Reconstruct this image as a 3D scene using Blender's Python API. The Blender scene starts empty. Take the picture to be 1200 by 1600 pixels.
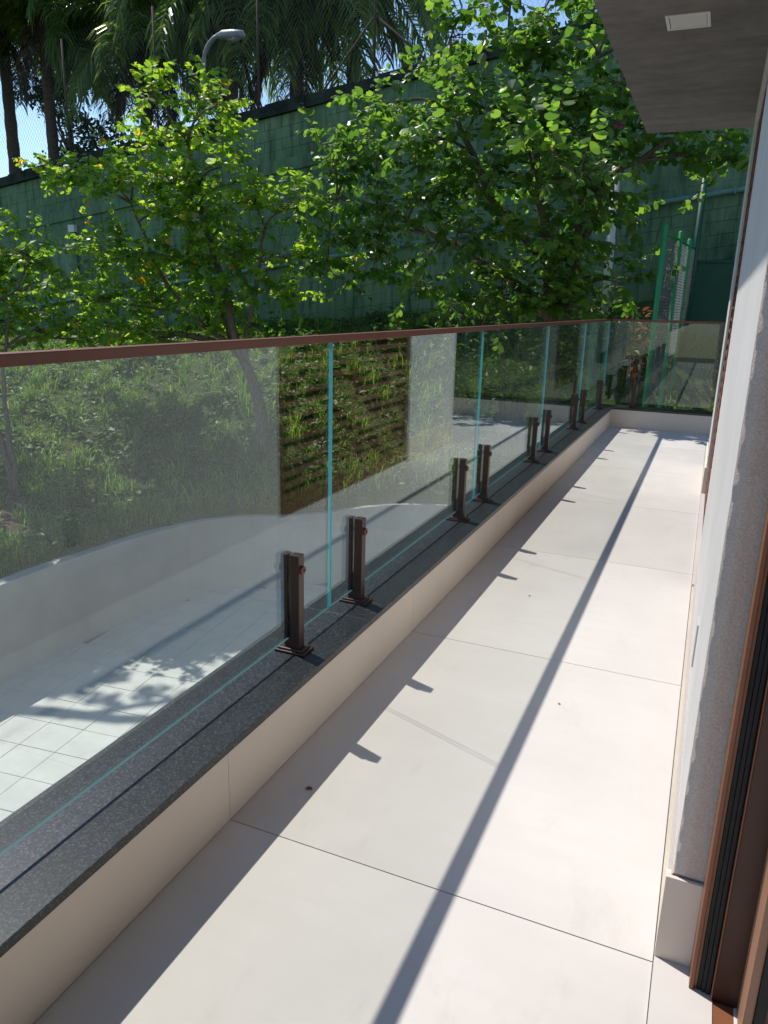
import bpy, bmesh, math, random
import numpy as np
from mathutils import Vector, Matrix

random.seed(7)
RNG = np.random.default_rng(11)
SC = bpy.context.scene
COL = SC.collection

# ------------------------------------------------------------------ camera, sky, sun, exposure
CAM = Vector((0.922, 0.0, 1.2035))
YAW, PIT, ROL, FPX = 0.40127, 0.27084, 0.02654, 1171.0
fw = Vector((-math.sin(YAW) * math.cos(PIT), math.cos(YAW) * math.cos(PIT), -math.sin(PIT)))
rt = Vector((math.cos(YAW), math.sin(YAW), 0))
up = rt.cross(fw)
r2 = rt * math.cos(ROL) + up * math.sin(ROL)
u2 = up * math.cos(ROL) - rt * math.sin(ROL)
cam_data = bpy.data.cameras.new('camera')
cam = bpy.data.objects.new('camera', cam_data)
COL.objects.link(cam)
M = Matrix((r2, u2, -fw)).transposed().to_4x4()
M.translation = CAM
cam.matrix_world = M
cam_data.sensor_fit = 'HORIZONTAL'
cam_data.sensor_width = 36.0
cam_data.lens = 36.0 * FPX / 1200.0
cam_data.clip_start = 0.02
cam_data.clip_end = 500.0
SC.camera = cam

TO_SUN = Vector((-0.653, 0.239, 1.09)).normalized()
world = bpy.data.worlds.new('World')
SC.world = world
world.use_nodes = True
wn = world.node_tree.nodes
wl = world.node_tree.links
wn.clear()
sky = wn.new('ShaderNodeTexSky')
sky.sky_type = 'NISHITA'
sky.sun_disc = False
sky.sun_elevation = math.asin(TO_SUN.z)
sky.sun_rotation = math.atan2(TO_SUN.x, TO_SUN.y)
sky.air_density = 1.0
sky.dust_density = 0.15
sky.ozone_density = 3.5
bg = wn.new('ShaderNodeBackground')
bg.inputs['Strength'].default_value = 0.15
wo = wn.new('ShaderNodeOutputWorld')
wl.new(sky.outputs[0], bg.inputs[0])
wl.new(bg.outputs[0], wo.inputs[0])

sun_data = bpy.data.lights.new('sun', 'SUN')
sun_data.energy = 4.0
sun_data.angle = math.radians(0.55)
sun_data.color = (1.0, 0.955, 0.89)
sun = bpy.data.objects.new('sun', sun_data)
COL.objects.link(sun)
sun.rotation_euler = (-TO_SUN).to_track_quat('-Z', 'Y').to_euler()
sun.location = TO_SUN * 40

SC.view_settings.view_transform = 'Standard'
SC.view_settings.look = 'None'
SC.view_settings.exposure = 0.27
SC.view_settings.gamma = 1.0
SC.view_settings.use_curve_mapping = False
SC.render.engine = 'CYCLES'
SC.cycles.max_bounces = 10
SC.cycles.diffuse_bounces = 4
SC.cycles.glossy_bounces = 4
SC.cycles.transmission_bounces = 4
SC.cycles.transparent_max_bounces = 24
SC.cycles.caustics_reflective = False
SC.cycles.caustics_refractive = False

# ------------------------------------------------------------------ helpers
def tag(o, label=None, cat=None, group=None, kind=None):
    if label: o['label'] = label
    if cat: o['category'] = cat
    if group: o['group'] = group
    if kind: o['kind'] = kind
    return o

def thing(name, loc, label, cat, group=None):
    o = bpy.data.objects.new(name, None)
    o.location = loc
    o.empty_display_size = 0.1
    COL.objects.link(o)
    return tag(o, label, cat, group)

def wpos(o):
    v = Vector(o.location)
    return wpos(o.parent) + v if o.parent else v

def link(name, mesh, parent=None, loc=None):
    """link a mesh; loc is given in world space, or None if the mesh is in world coordinates"""
    o = bpy.data.objects.new(name, mesh)
    COL.objects.link(o)
    base = Vector(loc) if loc is not None else Vector((0, 0, 0))
    if parent is not None:
        o.parent = parent
        base = base - wpos(parent)
    o.location = base
    return o

def mesh_np(name, verts, faces, mats, fmat=None, smooth=False):
    me = bpy.data.meshes.new(name)
    me.from_pydata(verts if isinstance(verts, list) else verts.tolist(), [], faces if isinstance(faces, list) else faces.tolist())
    for m in (mats if isinstance(mats, (list, tuple)) else [mats]):
        me.materials.append(m)
    if fmat is not None:
        me.polygons.foreach_set('material_index', np.asarray(fmat, dtype=np.int32))
    if smooth:
        me.polygons.foreach_set('use_smooth', np.ones(len(me.polygons), dtype=bool))
    me.update()
    return me

class MB:
    def __init__(self):
        self.v = []; self.f = []; self.m = []; self.s = []
    def add(self, vs, fs, mi=0, smooth=False):
        b = len(self.v)
        self.v += [tuple(a) for a in vs]
        for f in fs:
            self.f.append(tuple(b + i for i in f)); self.m.append(mi); self.s.append(smooth)
    def box(self, x0, x1, y0, y1, z0, z1, bev=0.0, mi=0):
        if bev <= 0:
            vs = [(x, y, z) for z in (z0, z1) for y in (y0, y1) for x in (x0, x1)]
            self.add(vs, [(0, 2, 3, 1), (4, 5, 7, 6), (0, 1, 5, 4), (2, 6, 7, 3), (0, 4, 6, 2), (1, 3, 7, 5)], mi)
            return
        bm = bmesh.new()
        bmesh.ops.create_cube(bm, size=1)
        for v in bm.verts:
            v.co = Vector(((x0 + x1) / 2 + v.co.x * (x1 - x0), (y0 + y1) / 2 + v.co.y * (y1 - y0), (z0 + z1) / 2 + v.co.z * (z1 - z0)))
        bmesh.ops.bevel(bm, geom=bm.edges[:], offset=bev, segments=2, profile=0.6, affect='EDGES')
        bm.verts.index_update()
        self.add([v.co[:] for v in bm.verts], [[v.index for v in f.verts] for f in bm.faces], mi)
        bm.free()
    def tube(self, pts, rad, n=8, mi=0, cap=True, smooth=True, noise=0.0):
        pts = [Vector(p) for p in pts]
        if not isinstance(rad, (list, tuple)): rad = [rad] * len(pts)
        rings = []
        ref = Vector((0.3, 0.2, 1)).normalized()
        for i, p in enumerate(pts):
            d = (pts[min(i + 1, len(pts) - 1)] - pts[max(i - 1, 0)]).normalized()
            a = d.cross(ref)
            if a.length < 0.05: a = d.cross(Vector((1, 0, 0)))
            a.normalize(); b = d.cross(a)
            ring = []
            for k in range(n):
                t = 2 * math.pi * k / n
                rr = rad[i] * (1 + noise * (random.random() - 0.5))
                ring.append(p + (a * math.cos(t) + b * math.sin(t)) * rr)
            rings.append(ring)
        vs = [v for r in rings for v in r]
        fs = []
        for i in range(len(pts) - 1):
            for k in range(n):
                fs.append((i * n + k, i * n + (k + 1) % n, (i + 1) * n + (k + 1) % n, (i + 1) * n + k))
        if cap:
            fs.append(tuple(range(n - 1, -1, -1))); fs.append(tuple((len(pts) - 1) * n + k for k in range(n)))
        self.add(vs, fs, mi, smooth)
    def build(self, name, mats, parent=None, loc=None):
        me = mesh_np(name, self.v, self.f, mats, self.m)
        me.polygons.foreach_set('use_smooth', np.array(self.s, dtype=bool))
        me.update()
        return link(name, me, parent, loc)
    def mesh(self, name, mats):
        me = mesh_np(name, self.v, self.f, mats, self.m)
        me.polygons.foreach_set('use_smooth', np.array(self.s, dtype=bool))
        return me

def box(name, mat, parent, x0, x1, y0, y1, z0, z1, bev=0.0):
    m = MB(); m.box(x0, x1, y0, y1, z0, z1, bev)
    return m.build(name, mat, parent)

# ------------------------------------------------------------------ materials
class N:
    def __init__(self, name):
        self.mat = bpy.data.materials.new(name)
        self.mat.use_nodes = True
        self.t = self.mat.node_tree
        self.b = self.t.nodes['Principled BSDF']
        self.out = self.t.nodes['Material Output']
    def n(self, kind, **kw):
        x = self.t.nodes.new(kind)
        for k, v in kw.items(): setattr(x, k, v)
        return x
    def l(self, a, b): self.t.links.new(a, b)
    def coords(self, kind='Object'):
        return self.n('ShaderNodeTexCoord').outputs[kind]
    def pos(self):
        return self.n('ShaderNodeNewGeometry').outputs['Position']
    def mapping(self, src, scale):
        mp = self.n('ShaderNodeMapping'); mp.inputs['Scale'].default_value = scale
        self.l(src, mp.inputs['Vector']); return mp.outputs[0]
    def noise(self, src, scale, detail=4, rough=0.55):
        x = self.n('ShaderNodeTexNoise'); x.inputs['Scale'].default_value = scale
        x.inputs['Detail'].default_value = detail; x.inputs['Roughness'].default_value = rough
        if src is not None: self.l(src, x.inputs['Vector'])
        return x.outputs['Fac']
    def ramp(self, src, stops):
        r = self.n('ShaderNodeValToRGB')
        e = r.color_ramp.elements
        while len(e) < len(stops): e.new(0.5)
        for i, (p, c) in enumerate(stops):
            e[i].position = p; e[i].color = (*c, 1)
        self.l(src, r.inputs[0]); return r.outputs[0]
    def mix(self, fac, a, b, mode='MIX'):
        m = self.n('ShaderNodeMix', data_type='RGBA', blend_type=mode)
        if isinstance(fac, float): m.inputs[0].default_value = fac
        else: self.l(fac, m.inputs[0])
        for s, v in ((6, a), (7, b)):
            if isinstance(v, tuple): m.inputs[s].default_value = (*v, 1)
            else: self.l(v, m.inputs[s])
        return m.outputs[2]
    def bump(self, h, strength=0.3, dist=0.01):
        b = self.n('ShaderNodeBump'); b.inputs['Strength'].default_value = strength; b.inputs['Distance'].default_value = dist
        self.l(h, b.inputs['Height']); self.l(b.outputs[0], self.b.inputs['Normal'])
    def base(self, c):
        if isinstance(c, tuple): self.b.inputs['Base Color'].default_value = (*c, 1)
        else: self.l(c, self.b.inputs['Base Color'])
        return self
    def set(self, rough=0.5, metal=0.0, spec=0.5):
        self.b.inputs['Roughness'].default_value = rough
        self.b.inputs['Metallic'].default_value = metal
        self.b.inputs['Specular IOR Level'].default_value = spec
        return self

def m_floor():
    k = N('porcelain_floor'); p = k.pos()
    oi = k.n('ShaderNodeObjectInfo')
    off = k.n('ShaderNodeVectorMath', operation='MULTIPLY_ADD')
    comb = k.n('ShaderNodeCombineXYZ')
    k.l(oi.outputs['Random'], comb.inputs[0]); k.l(oi.outputs['Random'], comb.inputs[1])
    k.l(comb.outputs[0], off.inputs[0]); off.inputs[1].default_value = (37, 19, 0); k.l(p, off.inputs[2])
    v = off.outputs[0]
    a = k.noise(v, 1.6, 6, 0.6); b = k.noise(k.mapping(v, (1, 6, 1)), 3.0, 5)
    c = k.ramp(a, [(0.3, (0.565, 0.53, 0.50)), (0.7, (0.65, 0.612, 0.58))])
    tv = k.n('ShaderNodeMapRange'); k.l(oi.outputs['Random'], tv.inputs[0]); tv.inputs[3].default_value = 0.93; tv.inputs[4].default_value = 1.05
    tc = k.n('ShaderNodeCombineColor')
    for q in range(3): k.l(tv.outputs[0], tc.inputs[q])
    c = k.mix(1.0, c, tc.outputs[0], 'MULTIPLY')
    c = k.mix(k.ramp(b, [(0.42, (0, 0, 0)), (0.75, (0.35, 0.35, 0.35))]), c, (0.56, 0.525, 0.48))
    spk = k.noise(v, 14, 3, 0.5)
    c = k.mix(k.ramp(spk, [(0.74, (0, 0, 0)), (0.8, (0.22, 0.22, 0.22))]), c, (0.42, 0.39, 0.36))
    sm = k.noise(k.mapping(v, (2.2, .8, 1)), 2.6, 8, .7)
    c = k.mix(k.ramp(sm, [(0.56, (0, 0, 0)), (0.74, (0.45, 0.45, 0.45))]), c, (0.45, 0.415, 0.375))
    k.base(c).set(0.5, 0, 0.35)
    k.l(k.ramp(sm, [(0.3, (0.42,) * 3), (0.7, (0.62,) * 3)]), k.b.inputs['Roughness'])
    k.bump(k.noise(v, 60, 3), 0.06, 0.004)
    return k.mat

def m_plain(name, c, rough=0.6, spec=0.3, var=0.12, scale=3.0, bump=0.1, bscale=60, metal=0.0, bdist=0.003):
    k = N(name); p = k.pos()
    a = k.noise(p, scale, 6, 0.62)
    lo = tuple(x * (1 - var) for x in c); hi = tuple(min(1, x * (1 + var)) for x in c)
    k.base(k.ramp(a, [(0.3, lo), (0.7, hi)])).set(rough, metal, spec)
    if bump: k.bump(k.noise(p, bscale, 5, 0.6), bump, bdist)
    return k.mat

def m_granite():
    k = N('black_granite'); p = k.pos()
    v = k.n('ShaderNodeTexVoronoi'); v.inputs['Scale'].default_value = 330; k.l(p, v.inputs['Vector'])
    f = k.noise(p, 150, 4, 0.75); g = k.noise(p, 420, 2, 0.6)
    c = k.ramp(f, [(0.36, (0.003, 0.004, 0.006)), (0.5, (0.010, 0.012, 0.016)), (0.68, (0.042, 0.048, 0.058))])
    sp = k.n('ShaderNodeSeparateColor'); k.l(v.outputs['Color'], sp.inputs[0])
    c = k.mix(k.ramp(sp.outputs[0], [(0.82, (0, 0, 0)), (0.9, (0.45, 0.45, 0.45))]), c, (0.12, 0.128, 0.14))
    c = k.mix(k.ramp(g, [(0.55, (0, 0, 0)), (0.75, (0.4, 0.4, 0.4))]), c, (0.055, 0.062, 0.072))
    k.base(c).set(0.36, 0, 0.5)
    k.bump(f, 0.12, 0.002)
    return k.mat

def m_concrete():
    k = N('burnt_cement'); p = k.pos()
    a = k.noise(k.mapping(p, (0.7, 2.4, 1)), 2.2, 8, 0.66); b = k.noise(p, 9, 6, 0.6)
    c = k.ramp(a, [(0.28, (0.15, 0.135, 0.124)), (0.5, (0.21, 0.193, 0.18)), (0.72, (0.275, 0.255, 0.24))])
    c = k.mix(0.35, c, k.ramp(b, [(0.3, (0.10, 0.088, 0.08)), (0.7, (0.25, 0.228, 0.21))]))
    k.base(c).set(0.75, 0, 0.25); k.bump(b, 0.12, 0.004)
    return k.mat

def m_rough(name, lo, hi, scale=160, strength=0.9, dist=0.006):
    k = N(name); p = k.pos()
    a = k.noise(p, scale, 3, 0.7); b = k.noise(p, 7, 5, 0.6)
    c = k.mix(0.22, k.ramp(a, [(0.3, lo), (0.7, hi)]), k.ramp(b, [(0.3, lo), (0.7, hi)]))
    k.base(c).set(0.9, 0, 0.15); k.bump(a, strength, dist)
    return k.mat

def m_glass():
    k = N('clear_glass'); t = k.t
    t.nodes.remove(k.b)
    geo = k.n('ShaderNodeNewGeometry')
    mm = k.n('ShaderNodeMix', data_type='FLOAT'); mm.inputs[2].default_value = 1.56; mm.inputs[3].default_value = 1 / 1.56
    k.l(geo.outputs['Backfacing'], mm.inputs[0])
    fr = k.n('ShaderNodeFresnel'); k.l(mm.outputs[0], fr.inputs['IOR'])
    tr = k.n('ShaderNodeBsdfTransparent'); tr.inputs[0].default_value = (0.955, 0.966, 0.942, 1)
    gl = k.n('ShaderNodeBsdfGlossy'); gl.inputs['Roughness'].default_value = 0.0; gl.inputs['Color'].default_value = (0.86, 0.97, 1.0, 1)
    mx = k.n('ShaderNodeMixShader')
    k.l(fr.outputs[0], mx.inputs[0]); k.l(tr.outputs[0], mx.inputs[1]); k.l(gl.outputs[0], mx.inputs[2])
    k.l(mx.outputs[0], k.out.inputs[0])
    return k.mat

def m_glass_edge():
    k = N('polished_glass_edge')
    k.base((0.13, 0.5, 0.53)).set(0.15, 0, 0.6)
    tl = k.n('ShaderNodeBsdfTranslucent'); tl.inputs[0].default_value = (0.2, 0.72, 0.76, 1)
    mx = k.n('ShaderNodeMixShader'); mx.inputs[0].default_value = 0.30
    k.l(k.b.outputs[0], mx.inputs[1]); k.l(tl.outputs[0], mx.inputs[2]); k.l(mx.outputs[0], k.out.inputs[0])
    return k.mat

def m_leaf(name, stops, trans, tfac=0.45, rough=0.38, spec=0.5, both=0.0):
    k = N(name); geo = k.n('ShaderNodeNewGeometry')
    oi = k.n('ShaderNodeObjectInfo')
    ad = k.n('ShaderNodeMath', operation='ADD'); k.l(geo.outputs['Random Per Island'], ad.inputs[0]); k.l(oi.outputs['Random'], ad.inputs[1])
    fr = k.n('ShaderNodeMath', operation='FRACT'); k.l(ad.outputs[0], fr.inputs[0])
    c = k.ramp(fr.outputs[0], stops)
    k.base(c).set(rough, 0, spec)
    tl = k.n('ShaderNodeBsdfTranslucent')
    k.l(k.mix(1.0, c, trans, 'MULTIPLY'), tl.inputs[0])
    mx = k.n('ShaderNodeMixShader'); mx.inputs[0].default_value = tfac
    k.l(k.b.outputs[0], mx.inputs[1]); k.l(tl.outputs[0], mx.inputs[2]); k.l(mx.outputs[0], k.out.inputs[0])
    return k.mat

def m_bark(name, lo, hi, sx=(14, 14, 3)):
    k = N(name); p = k.pos()
    a = k.noise(k.mapping(p, sx), 2.5, 6, 0.65)
    k.base(k.ramp(a, [(0.3, lo), (0.7, hi)])).set(0.9, 0, 0.15); k.bump(a, 0.7, 0.02)
    return k.mat

def m_green_wall():
    k = N('green_wall_paint'); p = k.pos()
    a = k.noise(k.mapping(p, (1, 1, 0.45)), 1.1, 8, 0.66); b = k.noise(k.mapping(p, (5, 5, 0.7)), 1.6, 6, 0.65); d = k.noise(p, 12, 5, 0.6)
    c = k.ramp(a, [(0.3, (0.062, 0.115, 0.060)), (0.48, (0.115, 0.205, 0.112)), (0.68, (0.20, 0.29, 0.175))])
    c = k.mix(k.ramp(b, [(0.48, (0, 0, 0)), (0.70, (0.8, 0.8, 0.8))]), c, (0.03, 0.05, 0.028))
    c = k.mix(k.ramp(d, [(0.62, (0, 0, 0)), (0.8, (0.35, 0.35, 0.35))]), c, (0.12, 0.17, 0.115))
    k.base(c).set(0.8, 0, 0.25); k.bump(d, 0.4, 0.01)
    return k.mat

def m_ground():
    k = N('earth_and_moss'); p = k.pos()
    a = k.noise(p, 1.3, 7, 0.65); b = k.noise(p, 18, 4, 0.6)
    c = k.ramp(a, [(0.3, (0.035, 0.07, 0.014)), (0.6, (0.06, 0.10, 0.024)), (0.78, (0.10, 0.085, 0.045))])
    c = k.mix(0.4, c, k.ramp(b, [(0.3, (0.02, 0.03, 0.008)), (0.7, (0.11, 0.10, 0.05))]))
    k.base(c).set(0.95, 0, 0.1); k.bump(b, 0.8, 0.04)
    return k.mat

FLOOR = m_floor()
GROUT = m_plain('floor_grout', (0.16, 0.14, 0.12), 0.9)
KERB = m_plain('cream_kerb_porcelain', (0.69, 0.605, 0.52), 0.5, 0.35, 0.06, 2.0, 0.04)
GRAN = m_granite()
WHITE = m_plain('white_wall_paint', (0.58, 0.555, 0.53), 0.85, 0.15, 0.08, 2.5, 0.25, 45)
JAMB = m_rough('grey_rough_plaster', (0.42, 0.355, 0.32), (0.68, 0.595, 0.545), 300, 0.55, 0.003)
BAND = m_rough('beige_rough_mortar', (0.50, 0.43, 0.38), (0.74, 0.68, 0.62), 130)
CEM = m_concrete()
BROWN = m_plain('brown_anodised_metal', (0.155, 0.052, 0.03), 0.45, 0.5, 0.08, 8, 0.03, 200, 0.15)
BROWN_D = m_plain('dark_brown_metal', (0.055, 0.028, 0.022), 0.4, 0.5, 0.1, 8, 0.03, 200, 0.25)
BROWN_LIT = m_plain('sunlit_brown_metal', (0.22, 0.085, 0.042), 0.4, 0.5, 0.08, 8, 0.03, 200, 0.1)  # lighter copy of the brown metal, sunlight put into the colour
LOUVRE = m_plain('louvre_brown_metal', (0.13, 0.052, 0.034), 0.5, 0.4, 0.2, 5, 0.05, 80, 0.1)
GASKET = m_plain('black_rubber', (0.012, 0.013, 0.016), 0.6, 0.3, 0.3, 30, 0.2, 90)
GLASS = m_glass()
GEDGE = m_glass_edge()
GBOT = m_plain('ground_glass_edge', (0.05, 0.13, 0.14), 0.3, 0.5, 0.1, 20, 0)
GWALL = m_green_wall()
MOSSY = m_plain('mossy_concrete', (0.035, 0.042, 0.036), 0.95, 0.1, 0.6, 3.0, 0.6, 25, 0, 0.03)
GPIPE = m_plain('green_pipe_paint', (0.10, 0.21, 0.165), 0.55, 0.4, 0.25, 5)
GROUND = m_ground()
DIRT = m_rough('dry_brown_soil', (0.075, 0.05, 0.035), (0.19, 0.135, 0.10), 30, 1.0, 0.03)
RETAIN = m_plain('grey_render', (0.42, 0.42, 0.41), 0.85, 0.2, 0.14, 1.2, 0.2, 30)
PATIO = m_plain('pale_paving', (0.52, 0.54, 0.52), 0.75, 0.25, 0.1, 3.0, 0.3, 60)
PGROUT = m_plain('paving_grout', (0.14, 0.14, 0.13), 0.95)
GPOST = m_plain('bright_green_steel', (0.018, 0.24, 0.075), 0.4, 0.5, 0.15, 6, 0.04)
GDARK = m_plain('dark_green_steel', (0.012, 0.075, 0.042), 0.5, 0.4, 0.15, 4, 0.05)
WIRE = m_plain('galvanised_wire', (0.26, 0.275, 0.28), 0.45, 0.5, 0.15, 8, 0, 60, 0.6)
WIRE_D = m_plain('old_dark_wire', (0.10, 0.115, 0.125), 0.6, 0.4, 0.2, 8, 0, 60, 0.2)
RUST = m_plain('rusty_steel', (0.085, 0.055, 0.042), 0.8, 0.3, 0.4, 12, 0.4)
PVC = m_plain('white_plastic_pipe', (0.62, 0.60, 0.55), 0.45, 0.4, 0.12, 4)
LAMPG = m_plain('grey_galvanised_lamp', (0.26, 0.27, 0.275), 0.5, 0.5, 0.2, 4, 0.1, 30, 0.3)
PANELW = m_plain('white_lamp_plastic', (0.86, 0.85, 0.82), 0.35, 0.4, 0.02, 2, 0)
BARK = m_bark('tree_bark', (0.075, 0.055, 0.042), (0.23, 0.175, 0.135))
PBARK = m_bark('palm_bark', (0.04, 0.028, 0.021), (0.135, 0.095, 0.075), (3, 3, 16))
LEAF_A = m_leaf('orchid_tree_leaf_bright', [(0.0, (0.055, 0.115, 0.017)), (0.5, (0.105, 0.19, 0.025)), (0.85, (0.16, 0.245, 0.03)), (0.982, (0.21, 0.27, 0.03)), (0.991, (0.42, 0.19, 0.02))], (3.6, 3.4, 1.6), 0.58, 0.38, 0.5)
LEAF_B = m_leaf('orchid_tree_leaf', [(0.0, (0.036, 0.085, 0.018)), (0.5, (0.07, 0.142, 0.026)), (0.9, (0.12, 0.20, 0.032)), (1.0, (0.14, 0.21, 0.035))], (3.2, 3.2, 1.7), 0.5, 0.34, 0.6)
LEAF_S = m_leaf('shrub_leaf', [(0.0, (0.022, 0.06, 0.014)), (0.7, (0.055, 0.125, 0.022)), (1.0, (0.09, 0.16, 0.03))], (2.6, 2.6, 1.2), 0.35, 0.45, 0.4)
LEAF_R = m_leaf('reddish_shrub_leaf', [(0.0, (0.11, 0.04, 0.018)), (0.6, (0.24, 0.085, 0.04)), (1.0, (0.12, 0.11, 0.03))], (2, 1.7, 1.2), 0.35, 0.5, 0.3)
LEAF_D = m_leaf('dark_tree_leaf', [(0.0, (0.014, 0.032, 0.012)), (1.0, (0.035, 0.07, 0.02))], (2, 2.2, 1.2), 0.3, 0.5, 0.3)
PALM = m_leaf('palm_leaflet', [(0.0, (0.05, 0.10, 0.036)), (0.7, (0.09, 0.16, 0.055)), (1.0, (0.17, 0.225, 0.07))], (3.2, 3.0, 1.4), 0.45, 0.28, 0.8)
PALM_DEAD = m_leaf('dead_palm_leaflet', [(0.0, (0.05, 0.04, 0.032)), (1.0, (0.13, 0.105, 0.08))], (1.6, 1.4, 1.1), 0.25, 0.8, 0.15)
GRASS = m_leaf('grass_blade', [(0.0, (0.065, 0.145, 0.022)), (0.6, (0.125, 0.245, 0.038)), (0.9, (0.185, 0.29, 0.055)), (1.0, (0.27, 0.24, 0.10))], (2.4, 2.3, 1.2), 0.45, 0.5, 0.35)
WEED = m_leaf('weed_leaf', [(0.0, (0.04, 0.09, 0.024)), (0.6, (0.09, 0.165, 0.04)), (1.0, (0.16, 0.22, 0.07))], (1.9, 1.9, 1.1), 0.35, 0.5, 0.4)
LITTER = m_leaf('dry_leaf', [(0.0, (0.11, 0.06, 0.03)), (0.6, (0.24, 0.14, 0.07)), (1.0, (0.38, 0.25, 0.16))], (1.2, 1.1, 1.0), 0.2, 0.7, 0.2)
PINK = m_plain('pink_petal', (0.62, 0.07, 0.36), 0.6, 0.3, 0.2, 20, 0)
INTERIOR = m_plain('interior_paint', (0.6, 0.58, 0.55), 0.85)

# ------------------------------------------------------------------ dimensions of the balcony
YE = 8.27          # inner face of the far kerb
XW = 0.978         # outer face of the house wall
XF = 0.966         # floor edge at the house wall
YJ = 1.30          # jamb of the doorway the view is taken from
YH = 6.54          # far corner of the house
XR = 5.2           # right end of the wrapped balcony
HK = 0.19          # top of kerb
HG = 0.211         # top of granite
XG = -0.112        # glass plane
YG = YE + 0.112
ZB, ZT = 0.256, 1.092
HS = 2.6           # soffit
Y1, TL = 1.277, 1.2
G = 0.0022

# ------------------------------------------------------------------ terrain
COP = [(-5.8, -14.0), (-5.8, 2.0), (-5.8, 5.33), (-5.77, 6.39), (-5.65, 7.5), (-5.35, 8.45), (-4.87, 8.9), (-4.40, 9.1),
       (-4.0, 9.58), (-3.66, 10.15), (-3.2, 10.58), (-2.47, 10.85), (-1.0, 10.95), (2.0, 10.95), (14.0, 10.95)]
ZP, ZC, YW = -2.9, -1.8, 14.0
def smooth_poly(P, it=2):
    for _ in range(it):
        Q = [P[0]]
        for a, b in zip(P[:-1], P[1:]):
            Q.append((a[0] * .75 + b[0] * .25, a[1] * .75 + b[1] * .25)); Q.append((a[0] * .25 + b[0] * .75, a[1] * .25 + b[1] * .75))
        Q.append(P[-1]); P = Q
    return P
COPS = np.array(smooth_poly(COP, 2))
def cop_dist(X, Y):
    """signed distance to the retaining wall line, positive on the hillside"""
    best = np.full(X.shape, 1e9); sgn = np.ones(X.shape)
    for a, b in zip(COPS[:-1], COPS[1:]):
        d = b - a; L2 = d @ d
        t = np.clip(((X - a[0]) * d[0] + (Y - a[1]) * d[1]) / L2, 0, 1)
        ex = X - (a[0] + t * d[0]); ey = Y - (a[1] + t * d[1])
        dd = np.hypot(ex, ey)
        cr = d[0] * (Y - a[1]) - d[1] * (X - a[0])
        m = dd < best
        best = np.where(m, dd, best); sgn = np.where(m, np.sign(cr), sgn)
    return best * sgn
def vnoise(X, Y, s, seed=0):
    return (np.sin(X * s * 1.3 + seed) * np.cos(Y * s * 1.1 - seed * 1.7) + 0.6 * np.sin(X * s * 2.7 + Y * s * 1.9 + seed * 3) + 0.4 * np.cos(X * s * 4.3 - Y * s * 5.1 + seed)) / 2
def wall_base(X):
    return 1.4 + 0.07 * np.clip(X, -30, 4)
def ground_z(X, Y):
    X = np.asarray(X, float); Y = np.asarray(Y, float)
    d = np.maximum(cop_dist(X, Y), 0)
    gap = np.maximum(13.9 - Y, 0.0)
    s = d / (d + gap + 1e-6)
    s = s * (1.25 - 0.25 * s)
    z = ZC - 0.05 + (wall_base(X) - ZC) * s + 0.09 * vnoise(X, Y, 1.1, 2) * np.clip(d, 0, 1) + 0.04 * vnoise(X, Y, 3.3, 5) * np.clip(d, 0, 1)
    street = 3.6 + 0.138 * np.clip(X, -30, 14)
    return np.where(Y > YW + 0.02, street, z)

# hillside sheet (fine near, coarse far)
def build_hill():
    xs = np.concatenate([np.linspace(-300, -30, 12), np.arange(-28, 12.1, 0.22), np.linspace(14, 300, 12)])
    ys = np.concatenate([np.linspace(-300, -20, 10), np.arange(-14, 2, 0.8), np.arange(2, 13.9, 0.22), [YW - .03, YW + .01, YW + 0.12, YW + 0.3], np.arange(15, 32, 1.5), np.linspace(36, 300, 12)])
    X, Y = np.meshgrid(xs, ys)
    D = cop_dist(X, Y)
    Z = ground_z(X, Y)
    far = np.clip((np.hypot(X, Y) - 40) / 100, 0, 1)
    Z = Z * (1 - far) + far * (-1.0)
    nx, ny = len(xs), len(ys)
    # snap the vertices just inside the wall line onto it
    verts = np.stack([X, Y, Z], -1).reshape(-1, 3)
    Dk = D.reshape(-1)
    faces = []
    for j in range(ny - 1):
        for i in range(nx - 1):
            q = (j * nx + i, j * nx + i + 1, (j + 1) * nx + i + 1, (j + 1) * nx + i)
            if max(Dk[a] for a in q) > 0.02:
                faces.append(q)
    inside = Dk < 0.02
    verts[inside, 2] = np.minimum(verts[inside, 2], ZC - 0.06)
    # pull inside vertices back to the line
    for a in np.where(inside & (Dk > -0.45))[0]:
        p = verts[a, :2]
        bd, bp = 1e9, None
        for s, e in zip(COPS[:-1], COPS[1:]):
            d = e - s; t = np.clip(((p - s) @ d) / (d @ d), 0, 1); c = s + t * d
            dd = np.hypot(*(p - c))
            if dd < bd: bd, bp = dd, c
        verts[a, :2] = bp
    me = mesh_np('hillside', verts, faces, [GROUND], smooth=True)
    tag(link('hillside', me), kind='structure')
build_hill()
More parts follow.
